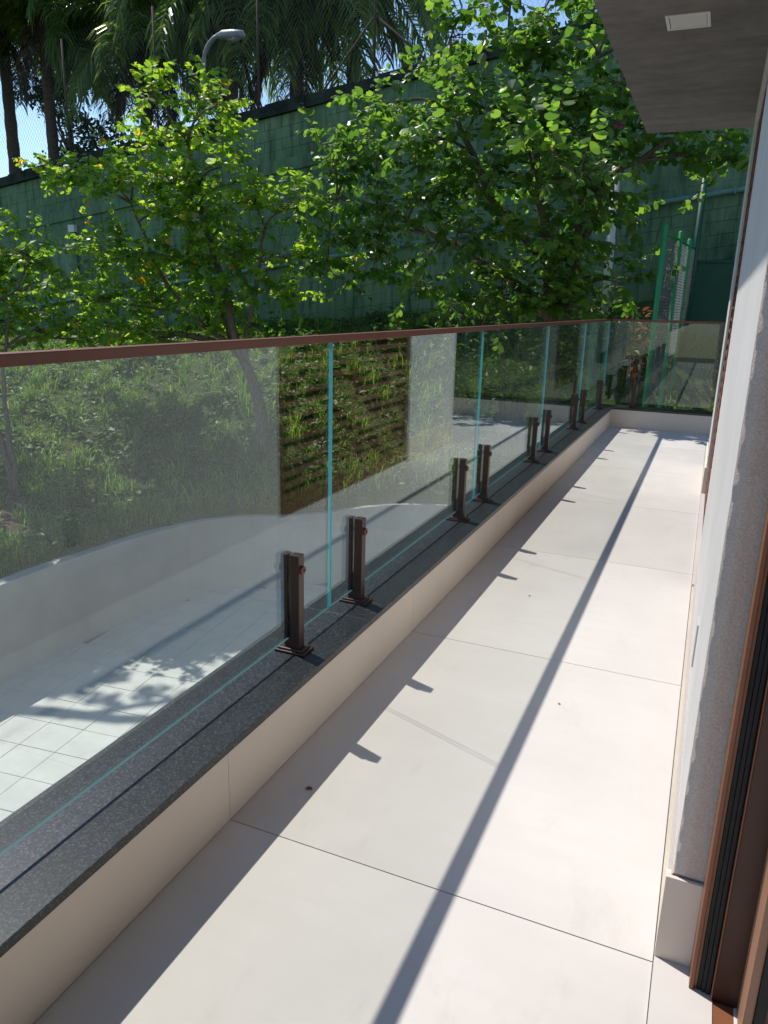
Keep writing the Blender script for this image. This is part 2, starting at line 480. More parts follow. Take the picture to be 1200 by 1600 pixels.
# lower yard: a continuous base sheet under the paving, out to the horizon towards the house side
b = MB(); b.box(-5.9, 60, -60, 11.0, ZP - 0.3, ZP - 0.012)
yard = tag(b.build('lower_patio', PGROUT), kind='structure')
ta = math.radians(6.3); TS = 0.405
tm = MB(); tm.box(-TS / 2 + .003, TS / 2 - .003, -TS / 2 + .003, TS / 2 - .003, -0.03, 0.0, 0.002)
tmesh = tm.mesh('paving_tile', PATIO)
cells = []
for i in range(-30, 30):
    for j in range(-30, 40):
        px, py = i * TS, j * TS
        x = -4.5 + px * math.cos(ta) - py * math.sin(ta); y = 5.03 + px * math.sin(ta) + py * math.cos(ta)
        if -6.4 < x < -0.2 and 1.0 < y < 11.4 and cop_dist(np.array([x]), np.array([y]))[0] < 0.10:
            cells.append((abs(x + 4.6) + abs(y - 4.6), x, y))
cells.sort()
for k, (_, x, y) in enumerate(cells[:295]):
    o = link('paving_tile', tmesh, yard, (x, y, ZP + random.uniform(-.0015, .0015))); o.rotation_euler.z = ta
rest = MB()
for _, x, y in cells[295:]:
    c, s = math.cos(ta), math.sin(ta); h = TS / 2 - .003
    vs = [(x + a * c - b_ * s, y + a * s + b_ * c, z) for z in (ZP - .03, ZP) for a, b_ in ((-h, -h), (h, -h), (h, h), (-h, h))]
    rest.add(vs, [(4, 5, 6, 7), (0, 1, 5, 4), (1, 2, 6, 5), (2, 3, 7, 6), (3, 0, 4, 7)])
if rest.v: tag(rest.build('paving_tile', PATIO, yard), kind='stuff')

# retaining wall along the foot of the hillside
rw = thing('retaining_wall', (-5.3, 8.0, ZP), 'curved grey rendered retaining wall at the foot of the grassy bank', 'wall')
def ribbon(P, o0, o1, z0, z1):
    n = len(P); nor = []
    for i in range(n):
        d = P[min(i + 1, n - 1)] - P[max(i - 1, 0)]; d = d / np.hypot(*d); nor.append((-d[1], d[0]))
    nor = np.array(nor)
    vs, fs = [], []
    for i in range(n):
        for o_, z in ((o0, z0), (o1, z0), (o1, z1), (o0, z1)):
            vs.append((P[i][0] + nor[i][0] * o_, P[i][1] + nor[i][1] * o_, z))
    for i in range(n - 1):
        for k in range(4):
            fs.append((i * 4 + k, i * 4 + (k + 1) % 4, (i + 1) * 4 + (k + 1) % 4, (i + 1) * 4 + k))
    fs.append((3, 2, 1, 0)); fs.append(tuple((n - 1) * 4 + k for k in range(4)))
    m = MB(); m.add(vs, fs); return m
ribbon(COPS, -0.01, 0.17, ZP - 0.2, ZC - 0.05).build('wall_face', RETAIN, rw)
ribbon(COPS, -0.035, 0.20, ZC - 0.048, ZC).build('coping', RETAIN, rw)

# ------------------------------------------------------------------ balcony floor
slab = MB(); slab.box(-0.2, 6.0, -4.0, YE + 0.2, -0.35, -0.0025)
bfloor = tag(slab.build('balcony_floor', GROUT), kind='structure')
edges_y = [-3.523, -2.323, -1.123, 0.077, 1.277, 2.477, 3.677, 4.877, 6.077, 7.277, YE]
cache = {}
def tile(x0, x1, y0, y1, z1=0.0, name='floor_tile', mat=FLOOR, parent=None, th=.012):
    kx = (round(x1 - x0, 4), round(y1 - y0, 4), mat.name, th)
    if kx not in cache:
        m = MB(); w, h = (x1 - x0) / 2 - .0012, (y1 - y0) / 2 - .0012
        m.box(-w, w, -h, h, -th, 0, 0.0008); cache[kx] = m.mesh(name, mat)
    return link(name, cache[kx], parent, ((x0 + x1) / 2, (y0 + y1) / 2, z1))
for a, b_ in zip(edges_y[:-1], edges_y[1:]):
    tile(0.0, XF, a, b_, parent=bfloor)
xs_ = [XF, XF + 1.2, XF + 2.4, XF + 3.6]
for a, b_ in zip(xs_[:-1], xs_[1:]):
    tile(a, b_, YH, 7.277, parent=bfloor); tile(a, b_, 7.277, YE, parent=bfloor)
tile(xs_[-1], XR, YH, 7.277, parent=bfloor); tile(xs_[-1], XR, 7.277, YE, parent=bfloor)
# pale sealant line along the wall foot
box('sealant_line', m_plain('pale_sealant', (0.5, 0.455, 0.385), 0.6), bfloor, XF + .001, XW + .003, YJ + .011, 3.5, -0.006, 0.003)

# ------------------------------------------------------------------ kerb with granite cap
kerb = thing('parapet_kerb', (-0.1, 3.0, -0.3), 'low cream kerb along the balcony edge capped with speckled black granite', 'kerb')
kb = MB(); kb.box(-0.215, -0.010, -4.0, YE + 0.215, -0.35, HK - .002); kb.box(-0.010, XR + .2, YE + 0.010, YE + 0.215, -0.35, HK - .003)
kb.build('core', RETAIN, kerb)
ky = [-3.523, -2.323, -1.123, 0.077, 1.277, 2.477, 3.677, 4.877, 6.077, 7.277, YE + .01]
for a, b_ in zip(ky[:-1], ky[1:]):
    m = MB(); m.box(-0.010, 0.0, a + .0006, b_ - .0006, -0.002, HK, 0.0008); m.build('kerb_tile', KERB, kerb)
for a, b_ in zip([0.0, XF, XF + 1.2, XF + 2.4, XF + 3.6], [XF, XF + 1.2, XF + 2.4, XF + 3.6, XR]):
    m = MB(); m.box(a + .0006, b_ - .0006, YE, YE + .010, -0.002, HK, 0.0008); m.build('kerb_tile', KERB, kerb)
gy = [-3.2, -1.75, 0.62, 2.06, 2.62, 4.0, 5.5, 7.0, YE - .009]
for a, b_ in zip(gy[:-1], gy[1:]):
    m = MB(); m.box(-0.238, 0.0095, a + .0007, b_ - .0007, HK, HG + random.uniform(-.0004, .0004), 0.0018); m.build('granite_slab', GRAN, kerb)
for a, b_ in zip([-0.238, 1.3, 2.8, 4.2], [1.3, 2.8, 4.2, XR + .2]):
    m = MB(); m.box(a + .0007, b_ - .0007, YE - .0085, YE + .238, HK, HG, 0.0018); m.build('granite_slab', GRAN, kerb)

# ------------------------------------------------------------------ glass railing
rail = thing('glass_railing', (XG, 3.0, HG), 'frameless glass balustrade with brown handrail and clamp posts on the granite kerb', 'railing')
def glass_panel(x0, x1, y0, y1):
    m = MB(); m.box(x0, x1, y0, y1, ZB, ZT)
    ax = 0 if (x1 - x0) < (y1 - y0) else 1
    # faces of box(): 0 bottom,1 top,2 -y,3 +y,4 -x,5 +x
    m.m = [2, 1, 1, 1, 0, 0] if ax == 0 else [2, 1, 0, 0, 1, 1]
    return m.build('glass_panel', [GLASS, GEDGE, GBOT], rail)
gj = [-2.78, -1.18, 0.42, 2.005, 3.605, 5.185, 6.765, YG - .006]
for a, b_ in zip(gj[:-1], gj[1:]):
    glass_panel(XG - .004, XG + .004, a + .005, b_ - .005)
gx = [XG + .006, 1.45, 3.0, 4.5, XR]
for a, b_ in zip(gx[:-1], gx[1:]):
    glass_panel(a + .004, b_ - .004, YG - .004, YG + .004)
# handrail: U-shaped cap over the glass edge
RW = 0.0155
ry = [-3.2, -1.2, 2.31, 5.42, YG + RW]
for a, b_ in zip(ry[:-1], ry[1:]):
    m = MB(); m.box(XG - RW, XG + RW, a + .0005, b_ - .0005, ZT + .004, ZT + .021, .0022)
    e = b_ if b_ < 8 else YG - RW
    m.box(XG - RW, XG - .007, a + .0005, b_ - .001, ZT, ZT + .006, .001); m.box(XG + .007, XG + RW, a + .0005, e, ZT, ZT + .006, .001)
    m.build('handrail', BROWN, rail)
for a, b_ in ((XG + RW + .0005, 2.2), (2.201, XR)):
    m = MB(); m.box(a, b_, YG - RW, YG + RW, ZT + .0035, ZT + .0215, .0022)
    m.box(a + .0005, b_, YG - RW, YG - .007, ZT, ZT + .006, .001); m.box(a + .0005, b_, YG + .007, YG + RW, ZT, ZT + .006, .001)
    m.build('handrail', BROWN, rail)
# clamp posts (local frame: +X points into the balcony)
def post_meshes():
    p = MB()
    p.box(0.0048, 0.034, -.0155, .0155, 0.012, 0.300, .0022)       # inner bar
    p.box(-0.016, -0.0048, -.0155, .0155, 0.012, 0.300, .0022)     # outer bar
    p.box(-0.0047, 0.0047, -.0153, .0153, 0.012, 0.043, .0005)     # foot between the bars
    bp = MB(); bp.box(-0.042, 0.058, -.032, .032, 0.0005, 0.008, .002); bp.box(-0.034, 0.049, -.026, .026, 0.0079, 0.0145, .003)
    kn = MB()
    kn.tube([(0.034, 0, 0.255), (0.037, 0, 0.255), (0.042, 0, 0.255), (0.043, 0, 0.255)], [.0125, .0130, .0125, .0095], 20, smooth=False)
    kn.tube([(0.0425, 0, 0.255), (0.0445, 0, 0.255)], [.0045, .004], 6, mi=1, smooth=False)
    return p.mesh('clamp_post', BROWN_D), bp.mesh('base_plate', BROWN_D), kn.mesh('clamp_knob', [BROWN, GASKET])
PM, BPM, KNM = post_meshes()
def post(x, y, rz):
    o = link('clamp_post', PM, rail, (x, y, HG)); o.rotation_euler.z = rz
    for n_, me in (('base_plate', BPM), ('clamp_knob', KNM)):
        c = bpy.data.objects.new(n_, me); COL.objects.link(c); c.parent = o
for y in (-1.42, -1.0, 0.19, 0.61, 1.765, 2.19, 3.335, 3.745, 4.91, 5.335, 6.50, 6.92, 8.02):
    post(XG, y, 0)
for x in (0.20, 1.24, 1.66, 2.8, 3.2, 4.3, 4.7):
    post(x, YG, -math.pi / 2)

# ------------------------------------------------------------------ house
house = thing('house', (2.0, 3.0, -2.9), 'white rendered house with grey cement soffit overhanging the balcony', 'house')
w = MB()
w.box(XW, 1.19, YJ, 3.5, 0.19, HS)
w.box(XW + .004, 1.19, YJ + .001, 3.5, -0.01, 0.19)
w.box(XW, 1.19, 5.45, YH, -0.01, HS)
w.box(XW, 1.19, 3.5, 5.45, 2.32, HS)                # lintel over the shutter
w.box(XW, 1.19, -4.0, -1.4, -0.01, HS)
w.box(XW, 1.19, -1.4, YJ, 2.35, HS)
w.box(1.19, 6.0, YH - .15, YH, -0.01, HS)
w.build('wall', WHITE, house)
lw = MB(); lw.box(-0.2, 6, -4, YE + .2, ZP - .1, -0.352)
lw.build('lower_wall', WHITE, house)
jm = MB(); nz = 90; nx_ = 8; vs = []; fs = []
for a in range(nz + 1):
    z0 = 0.195 + (2.35 - .195) * a / nz
    xe = XW - .0004 + random.uniform(-.0005, .0003)
    vs.append((xe, YJ + .0035 + random.uniform(-.002, .003), z0))
    for b_ in range(nx_ + 1):
        vs.append((xe + (1.19 - xe) * b_ / nx_, YJ - .004 - random.uniform(0, .0009) + (.0015 if b_ == 0 else 0), z0))
w_ = nx_ + 2
for a in range(nz):
    for b_ in range(w_ - 1): fs.append((a * w_ + b_, a * w_ + b_ + 1, (a + 1) * w_ + b_ + 1, (a + 1) * w_ + b_))
jm.add(vs, fs, 0, True)
jm.build('rough_jamb', JAMB, house)
box('mortar_band', BAND, house, XW - .001, XW + .006, YJ + .002, 3.5, 0.0, 0.189)
sk = MB(); sk.box(XF, 1.16, YJ - .013, YJ - .0045, 0.0, 0.19, .001); sk.box(XF, XF + .009, YJ - .0045, YJ + .01, 0.0, 0.19, .001)
sk.build('skirting', KERB, house)
sk = MB(); sk.box(XF, XW + .08, 5.438, 5.4495, 0.0, 0.19, .001); sk.box(XF, XW - .001, 5.4495, YH + .01, 0.0, 0.19, .001)
sk.build('skirting', KERB, house)
box('window_sill', FLOOR, house, XF, 1.19, 3.5, 5.437, -0.002, 0.012)
box('roof_slab', CEM, house, 0.19, 6.2, -4.2, 7.02, HS, HS + 0.32)
dl = MB()
dl.box(0.490, 0.506, 4.379, 4.588, HS - .007, HS - .0005, .0015); dl.box(0.681, 0.697, 4.379, 4.588, HS - .007, HS - .0005, .0015)
dl.box(0.5062, 0.6808, 4.379, 4.395, HS - .007, HS - .0005, .0015); dl.box(0.5062, 0.6808, 4.572, 4.588, HS - .007, HS - .0005, .0015)
ceil = dl.build('ceiling_light', PANELW, house)
dl = MB(); dl.box(0.5085, 0.6785, 4.3975, 4.5695, HS - .0035, HS - .0006, .0008)
dl.build('diffuser', m_plain('light_diffuser', (0.82, 0.80, 0.76), 0.3, 0.4, 0.01, 2, 0), ceil)
# brick-thin outlet plate on the wall near the door
box('outlet_plate', m_plain('grey_plate', (0.46, 0.45, 0.44), 0.5), house, XW - .004, XW + .002, 1.98, 2.05, 0.30, 0.42, .001)

# louvred shutter
sh = bpy.data.objects.new('louvre_shutter', None)
def build_shutter():
    y0, y1, x0, x1 = 3.5, 5.45, XW + .012, XW + .062
    m = MB()
    m.box(x0, x1, y0 + .001, y0 + .07, 0.013, 2.319, .002); m.box(x0, x1, y1 - .07, y1 - .013, 0.191, 2.319, .002); m.box(x0 + .004, x1, y1 - .07, y1 - .0135, 0.013, 0.1905, .002)
    m.box(x0 + .001, x1, y0 + .07, y1 - .07, 0.013, 0.10, .002); m.box(x0 + .001, x1, y0 + .07, y1 - .07, 2.24, 2.319, .002)
    m.box(x0 - .002, x1, (y0 + y1) / 2 - .035, (y0 + y1) / 2 + .035, 0.101, 2.239, .002)
    frame = m.build('louvre_shutter', BROWN, house)
    for seg in ((y0 + .071, (y0 + y1) / 2 - .036), ((y0 + y1) / 2 + .036, y1 - .071)):
        s = MB(); L = seg[1] - seg[0]
        s.box(-0.040, 0.040, -L / 2, L / 2, -.004, .004, .0015)
        me = s.mesh('slat', LOUVRE)
        z = 0.135
        while z < 2.22:
            o = link('slat', me, frame, ((x0 + x1) / 2, (seg[0] + seg[1]) / 2, z)); o.rotation_euler.y = math.radians(-52 + random.uniform(-1.5, 1.5))
            z += 0.066
    box('back_panel', GASKET, frame, x1 + .02, x1 + .025, y0 + .01, y1 - .02, 0.013, 2.3)
build_shutter()

# sliding-door frame in the doorway beside the camera
df = MB()
fx = 1.030
df.box(fx, fx + .007, YJ - .062, YJ - .0135, 0.0, 2.34, .001)          # frame edge, brown metal in its sunlit tone
df.box(fx + .007, fx + .013, YJ - .056, YJ - .0135, 0.0, 2.34, .001)
dfo = df.build('door_frame', BROWN_LIT, house)
g = MB()
for k in range(3): g.box(fx + .0135 + k * .0075, fx + .0206 + k * .0075, YJ - .058 - .002 * k, YJ - .014, 0.0, 2.34, .0015)
g.build('brush_seal', GASKET, dfo)
g = MB(); g.box(fx + .037, fx + .039, YJ - .072, YJ - .014, 0.0, 2.34, .0005); g.build('frame_lip', BROWN_LIT, dfo)
g = MB(); g.box(fx + .0395, fx + .092, YJ - .068, YJ - .014, 0.0, 2.34, .001); g.build('frame_channel', BROWN_D, dfo)
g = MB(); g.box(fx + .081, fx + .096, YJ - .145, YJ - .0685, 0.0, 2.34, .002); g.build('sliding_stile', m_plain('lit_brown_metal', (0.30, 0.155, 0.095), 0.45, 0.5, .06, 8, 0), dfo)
g = MB(); g.box(fx + .0965, fx + .113, YJ - .15, YJ - .0685, 0.0, 2.34, .002); g.build('stile_gasket', GASKET, dfo)
g = MB(); g.box(fx + .1135, fx + .16, YJ - .13, YJ - .0685, 0.0, 2.34, .002); g.build('sliding_stile', BROWN, dfo)
# white sill in the doorway and the track
box('door_sill', FLOOR, house, XF + .0005, fx + .04, -1.4, YJ - .0135, -0.004, 0.006)
tr = MB(); tr.box(fx + .0405, fx + .075, -1.4, YJ - .07, -0.004, 0.004, .001); tr.build('floor_track', BROWN_LIT, house)
box('inner_sill', FLOOR, house, fx + .0755, 1.30, -1.4, YJ - .07, -0.004, 0.005)
# room behind the doorway
rm = MB()
rm.box(1.30, 5.9, -3.8, 1.35, -0.03, -0.001)
rm.box(1.19, 5.9, 1.35, 1.45, -0.03, HS); rm.box(5.9, 5.99, -3.8, 1.35, -0.03, HS); rm.box(1.19, 5.9, -3.9, -3.8, -0.03, HS)
rm.build('room', INTERIOR, house)

# ------------------------------------------------------------------ green boundary wall
SL = 0.14
def wz(c, x): return c + SL * x
X0, X1 = -24.0, 14.0
gw = thing('boundary_wall', (-5, YW, 0.5), 'tall dark green painted block wall with mossy coping above the grassy bank', 'wall')
def slab_x(m, x0, x1, y0, y1, c0, c1, flat0=None):
    vs = []
    for x in (x0, x1):
        za = wz(c0, x) if flat0 is None else flat0
        for y, z in ((y0, za), (y1, za), (y1, wz(c1, x)), (y0, wz(c1, x))): vs.append((x, y, z))
    m.add(vs, [(0, 1, 2, 3), (7, 6, 5, 4), (0, 4, 5, 1), (1, 5, 6, 2), (2, 6, 7, 3), (3, 7, 4, 0)])
m = MB(); slab_x(m, X0, X1, YW, YW + .2, 0, 5.74, -2.5); m.build('wall_core', GWALL, gw)
# weathered, uneven coping in short lengths
x = X0; cp = MB()
while x < X1:
    L = random.uniform(.5, 1.1); e = random.uniform(-.02, .025)
    slab_x(cp, x, min(x + L, X1) + random.uniform(-.01, .0), YW - .07 - random.uniform(0, .025), YW + .26, 5.745, 5.95 + e); x += L
cp.build('coping', MOSSY, gw)
m = MB()
x = X0
while x < X1:
    L = random.uniform(1.2, 2.6); slab_x(m, x, x + L, YW - .05 - random.uniform(0, .012), YW - .0005, 4.70, 4.93); x += L
m.build('bond_beam', GWALL, gw)
for xp in (-13.9, -9.9, -5.9, -1.9, 2.1, 6.1):
    m = MB(); m.add([(xp + a, y, z) for y in (YW - .0335, YW - .0004) for a, z in ((-.1, -2.3), (.1, -2.3), (.1, wz(4.69, xp + .1)), (-.1, wz(4.69, xp - .1)))],
                    [(3, 2, 1, 0), (4, 5, 6, 7), (0, 1, 5, 4), (1, 2, 6, 5), (2, 3, 7, 6), (3, 0, 4, 7)])
    m.build('pilaster', GWALL, gw)
# blocks
BL, BH, BG = 0.40, 0.20, 0.0045
def block_mesh(L, BG=BG):
    m = MB(); h = BH / 2 - BG / 2; l = L / 2 - BG / 2
    vs = []
    for y, ins in ((-.010, .003 if BG > .001 else .0004), (0.0, 0.0)):
        for a, b_ in ((-l + ins, -h + ins), (l - ins, -h + ins), (l - ins, h - ins), (-l + ins, h - ins)):
            vs.append((a, y, b_ + SL * a))
    m.add(vs, [(0, 1, 2, 3), (0, 4, 5, 1), (1, 5, 6, 2), (2, 6, 7, 3), (3, 7, 4, 0)])
    return m
bmesh_full = block_mesh(BL).mesh('block', GWALL)
bmesh_tight = block_mesh(BL, .0003).mesh('block', GWALL)
blocks = []
row = 0
zrow = 5.62
while zrow > -0.6:
    if not (4.62 < zrow < 5.02):
        off = (row % 2) * BL / 2
        x = -18.0 + off
        while x < 4.0:
            z = wz(zrow, x)
            if z > float(wall_base(np.array(x))) - 0.3: blocks.append((x, z, zrow))
            x += BL
    row += 1; zrow -= BH
def bscore(b_):
    x, z, r = b_
    if -9.4 < x < -4.2 and r > 3.2: return 0 + abs(x + 6.6) * .1
    if -0.9 < x < 1.3: return 0.2
    if -9.5 < x < -4.5: return 1 + abs(x + 6.5) * .1
    if x < -10 and x > -15.5: return 2.0 + abs(x + 12) * .1
    return 9
blocks.sort(key=bscore)
for x, z, r in blocks[:298]:
    o = link('block', bmesh_tight if random.random() < .45 else bmesh_full, gw, (x, YW - random.uniform(-.0015, .0015) - .0005, z))
rb = MB(); tpls = (block_mesh(BL), block_mesh(BL, .0003))
for x, z, r in blocks[298:]:
    dy = YW - random.uniform(-.0015, .0015) - .0005; tpl = tpls[random.random() < .45]
    rb.add([(a + x, b_ + dy, c + z) for a, b_, c in tpl.v], tpl.f)
tag(rb.build('block', GWALL, gw), kind='stuff')
m = MB(); m.tube([(X0, YW - .075, wz(2.95, X0)), (X1, YW - .075, wz(2.95, X1))], .045, 10); 
pp = m.build('conduit_pipe', GPIPE, gw)
for k in range(14):
    xx = -20 + k * 1.9
    m = MB(); m.box(xx - .02, xx + .02, YW - .128, YW - .024, wz(2.95, xx) - .055, wz(2.95, xx) + .055); m.build('pipe_clamp', GPIPE, pp)
bx = thing('junction_box', (-12.9, YW - .06, 2.66), 'small pale junction box with a thin conduit on the green wall at left', 'junction box')
box('box', PVC, bx, -13.0, -12.82, YW - .14, YW - .025, 2.6, 2.76, .01)
m = MB(); m.tube([(-12.86, YW - .06, 2.6), (-12.86, YW - .06, 1.2)], .025, 8); m.build('conduit', GDARK, bx)

# chain-link fence on top of the wall
cf = thing('chain_link_fence', (-6, YW + .1, 5), 'rusty chain link fence standing on top of the green wall', 'fence')
for xp in [-20.5, -18.0, -15.5, -13.0, -10.5, -8.0, -5.5, -3.0, -0.5, 2.0]:
    m = MB(); m.tube([(xp, YW + .12, wz(5.9, xp)), (xp, YW + .12, wz(8.4, xp))], .022, 8); m.build('post', RUST, cf)
for xa, xb in ((-5.46, -4.35), (-5.54, -6.65)):
    m = MB(); m.tube([(xa, YW + .12, wz(6.98, xa)), (xb, YW + .13, wz(5.93, xb))], .02, 8); m.build('brace', RUST, cf)
wm = MB(); s = 0.085; wr = .0016
def wire(a, b_, r):
    a = Vector(a); b_ = Vector(b_); d = (b_ - a).normalized()
    p = d.cross(Vector((0, 1, 0))).normalized() * r; q = Vector((0, r, 0))
    vs = [a + p, a - p * .5 + q, a - p * .5 - q, b_ + p, b_ - p * .5 + q, b_ - p * .5 - q]
    wm.add(vs, [(0, 1, 4, 3), (1, 2, 5, 4), (2, 0, 3, 5)])
x = -21.0
while x < 2.2:
    wire((x, YW + .10, wz(5.95, x)), (x + 1.5, YW + .10, wz(5.95, x) + 2.3), wr)
    wire((x, YW + .104, wz(5.95, x)), (x - 1.5, YW + .104, wz(5.95, x) + 2.3), wr)
    x += s
tag(wm.build('wire_mesh', WIRE_D, cf), kind='stuff')

# ------------------------------------------------------------------ green fence beyond the far railing
gf = thing('green_fence', (0.3, 11, 0), 'bright green steel fence with galvanised chain mesh beyond the far glass', 'fence')
fposts = [(0.235, 9.6, 2.15), (0.335, 11.0, 2.2), (0.39, 12.4, 2.22)]
for x, y, zt in fposts:
    zb = float(ground_z(np.array(x), np.array(y))) - .2 if y > 10.95 else ZP
    m = MB(); m.tube([(x, y, zb), (x, y, zt), (x, y, zt + .012)], [.032, .032, .02], 14); m.build('post', GPOST, gf)
m = MB(); m.tube([(0.47, 12.9, .6), (0.47, 12.9, 3.25)], .045, 12); m.build('post', GDARK, gf)
m = MB(); m.tube([(fposts[0][0], 9.6, 2.06), (fposts[1][0], 11.0, 2.10), (fposts[2][0], 12.4, 2.13), (0.47, 12.9, 2.14)], .014, 8); m.build('top_rail', GPOST, gf)
wm = MB()
def fence_wire(y0, y1, x0, x1, zlo, zhi, r):
    st = 0.075; n = int((y1 - y0 + (zhi - zlo)) / st)
    for k in range(n):
        for sg in (1, -1):
            ys = y0 + k * st - (zhi - zlo) if sg > 0 else y0 + k * st
            t0 = max(0, y0 - ys) if sg > 0 else max(0, ys - y1)
            t1 = min(zhi - zlo, y1 - ys) if sg > 0 else min(zhi - zlo, ys - y0)
            if t1 <= t0: continue
            f = lambda y: x0 + (x1 - x0) * (y - y0) / (y1 - y0)
            ya, yb = ys + sg * t0, ys + sg * t1
            a = Vector((f(ya), ya, zlo + t0)); b_ = Vector((f(yb), yb, zlo + t1)); d = (b_ - a).normalized()
            p = d.cross(Vector((1, 0, 0))).normalized() * r; q = Vector((r, 0, 0))
            wm.add([a + p, a - p * .5 + q, a - p * .5 - q, b_ + p, b_ - p * .5 + q, b_ - p * .5 - q], [(0, 1, 4, 3), (1, 2, 5, 4), (2, 0, 3, 5)])
fence_wire(9.63, 10.97, 0.237, 0.333, 0.2, 2.05, .0015)
fence_wire(11.03, 12.37, 0.337, 0.388, 0.6, 2.08, .0015)
fence_wire(12.43, 12.87, 0.392, 0.468, 0.9, 2.1, .0015)
tag(wm.build('wire_mesh', WIRE, gf), kind='stuff')
gp = thing('green_gate', (0.9, 13.3, 1.3), 'plain dark green sheet metal gate in front of the block wall', 'gate')
box('sheet', GDARK, gp, 0.46, 7.5, 13.30, 13.33, 0.6, 1.95, .004)
box('top_rail', GDARK, gp, 0.44, 7.52, 13.28, 13.35, 1.95, 1.99, .004)
pv = MB(); pv.tube([(-0.84, 13.3, 0.4), (-0.845, 13.3, 1.9), (-0.872, 13.3, 3.4)], .068, 18)
pvo = thing('vent_pipe', (-0.84, 13.3, 1.2), 'white plastic standpipe rising out of the shrubs', 'pipe')
pv.build('pipe', PVC, pvo)
pv = MB(); pv.tube([(-0.850, 13.3, 2.2), (-0.852, 13.3, 2.31)], .076, 18); pv.build('collar', PVC, pvo)

# street lamp behind the wall
LK = (14.75) / 15.5
def LP(x, z): return (.922 + (x - .922) * LK, 14.75, 1.2 + (z - 1.2) * LK)
sl = thing('street_lamp', LP(-10.4, 2.2), 'grey curved arm street lamp behind the wall among the palms', 'street lamp')
pts = [LP(-10.42, 2.1), LP(-10.38, 5.33), LP(-10.31, 6.1)]
for k in range(7):
    t = k / 6 * 1.35
    pts.append(LP(-10.29 + .52 * (1 - math.cos(t)), 6.2 + .55 * math.sin(t)))
m = MB(); m.tube(pts, [.06, .052, .05] + [.046] * 7, 12); m.build('pole', LAMPG, sl)
m = MB(); m.tube([LP(-9.92, 6.735), LP(-9.75, 6.745), LP(-9.5, 6.72), LP(-9.25, 6.70), LP(-9.2, 6.695)], [.045, .085, .10, .08, .03], 12)
lamp_head = m.build('lamp_head', LAMPG, sl)
m = MB(); m.tube([LP(-9.62, 6.67), LP(-9.45, 6.64), LP(-9.28, 6.66)], [.045, .075, .035], 10); m.build('lens', LAMPG, lamp_head)

# ------------------------------------------------------------------ vegetation generators
LEAF_V = np.array([(0, 0, 0), (.0, .76, .03), (.20, .06, -.04), (.43, .28, -.13), (.47, .62, -.16), (.36, .90, -.14), (.17, 1.0, -.06),
                   (-.20, .06, -.04), (-.43, .28, -.13), (-.47, .62, -.16), (-.36, .90, -.14), (-.17, 1.0, -.06)])
LEAF_F = [(0, 2, 3, 4, 5, 6, 1), (0, 1, 11, 10, 9, 8, 7)]
OVAL_V = np.array([(0, 0, 0), (.2, .3, .05), (.17, .68, .03), (0, 1, -.06), (-.17, .68, .03), (-.2, .3, .05), (0, .4, -.02), (0, .72, -.03)])
OVAL_F = [(0, 1, 6), (1, 2, 7, 6), (2, 3, 7), (0, 6, 5), (6, 7, 4, 5), (7, 3, 4)]
DROP_BALCONY = True
def lands_bad(p):
    """branches that would shade the open part of the balcony or the sunny patch of the yard have been pruned away"""
    t = p[2] / 1.09
    lx, ly = p[0] + .653 * t, p[1] - .239 * t
    if -0.25 < lx < 1.2 and ly < 7.72 and p[2] > 0.2: return True
    t = (p[2] - ZP) / 1.09
    lx, ly = p[0] + .653 * t, p[1] - .239 * t
    if -5.1 < lx < -0.2 and 0 < ly < min(5.9, 5.25 + .3 * (lx + 4.8)): return True
    return False
def frame_from(y, up_):
    y = y / (np.linalg.norm(y) + 1e-9)
    x = np.cross(y, up_); n = np.linalg.norm(x)
    if n < 1e-4: x = np.array([1., 0, 0]); n = 1
    x /= n
    return np.stack([x, y, np.cross(x, y)], 1)
def leaf_cloud(trs, V, F):
    """trs: list of (pos, 3x3, size)"""
    P = np.array([t[0] for t in trs]); R_ = np.array([t[1] for t in trs]); S = np.array([t[2] for t in trs])
    VV = np.repeat(V[None], len(trs), 0); VV[:, :, 2] *= RNG.uniform(.3, 2.6, (len(trs), 1)); VV[:, :, 0] *= RNG.uniform(.8, 1.12, (len(trs), 1))
    VV[:, :, 2] -= VV[:, :, 1] ** 2 * RNG.uniform(-.1, .35, (len(trs), 1))
    vs = np.einsum('nij,nkj->nki', R_, VV) * S[:, None, None] + P[:, None, :]
    k = len(V); n = len(trs)
    faces = []
    for i in range(n):
        b_ = i * k
        for f in F: faces.append(tuple(b_ + a for a in f))
    return vs.reshape(-1, 3), faces
def bezier(a, b_, c, n):
    t = np.linspace(0, 1, n)[:, None]
    return (1 - t) ** 2 * a + 2 * t * (1 - t) * b_ + t * t * c

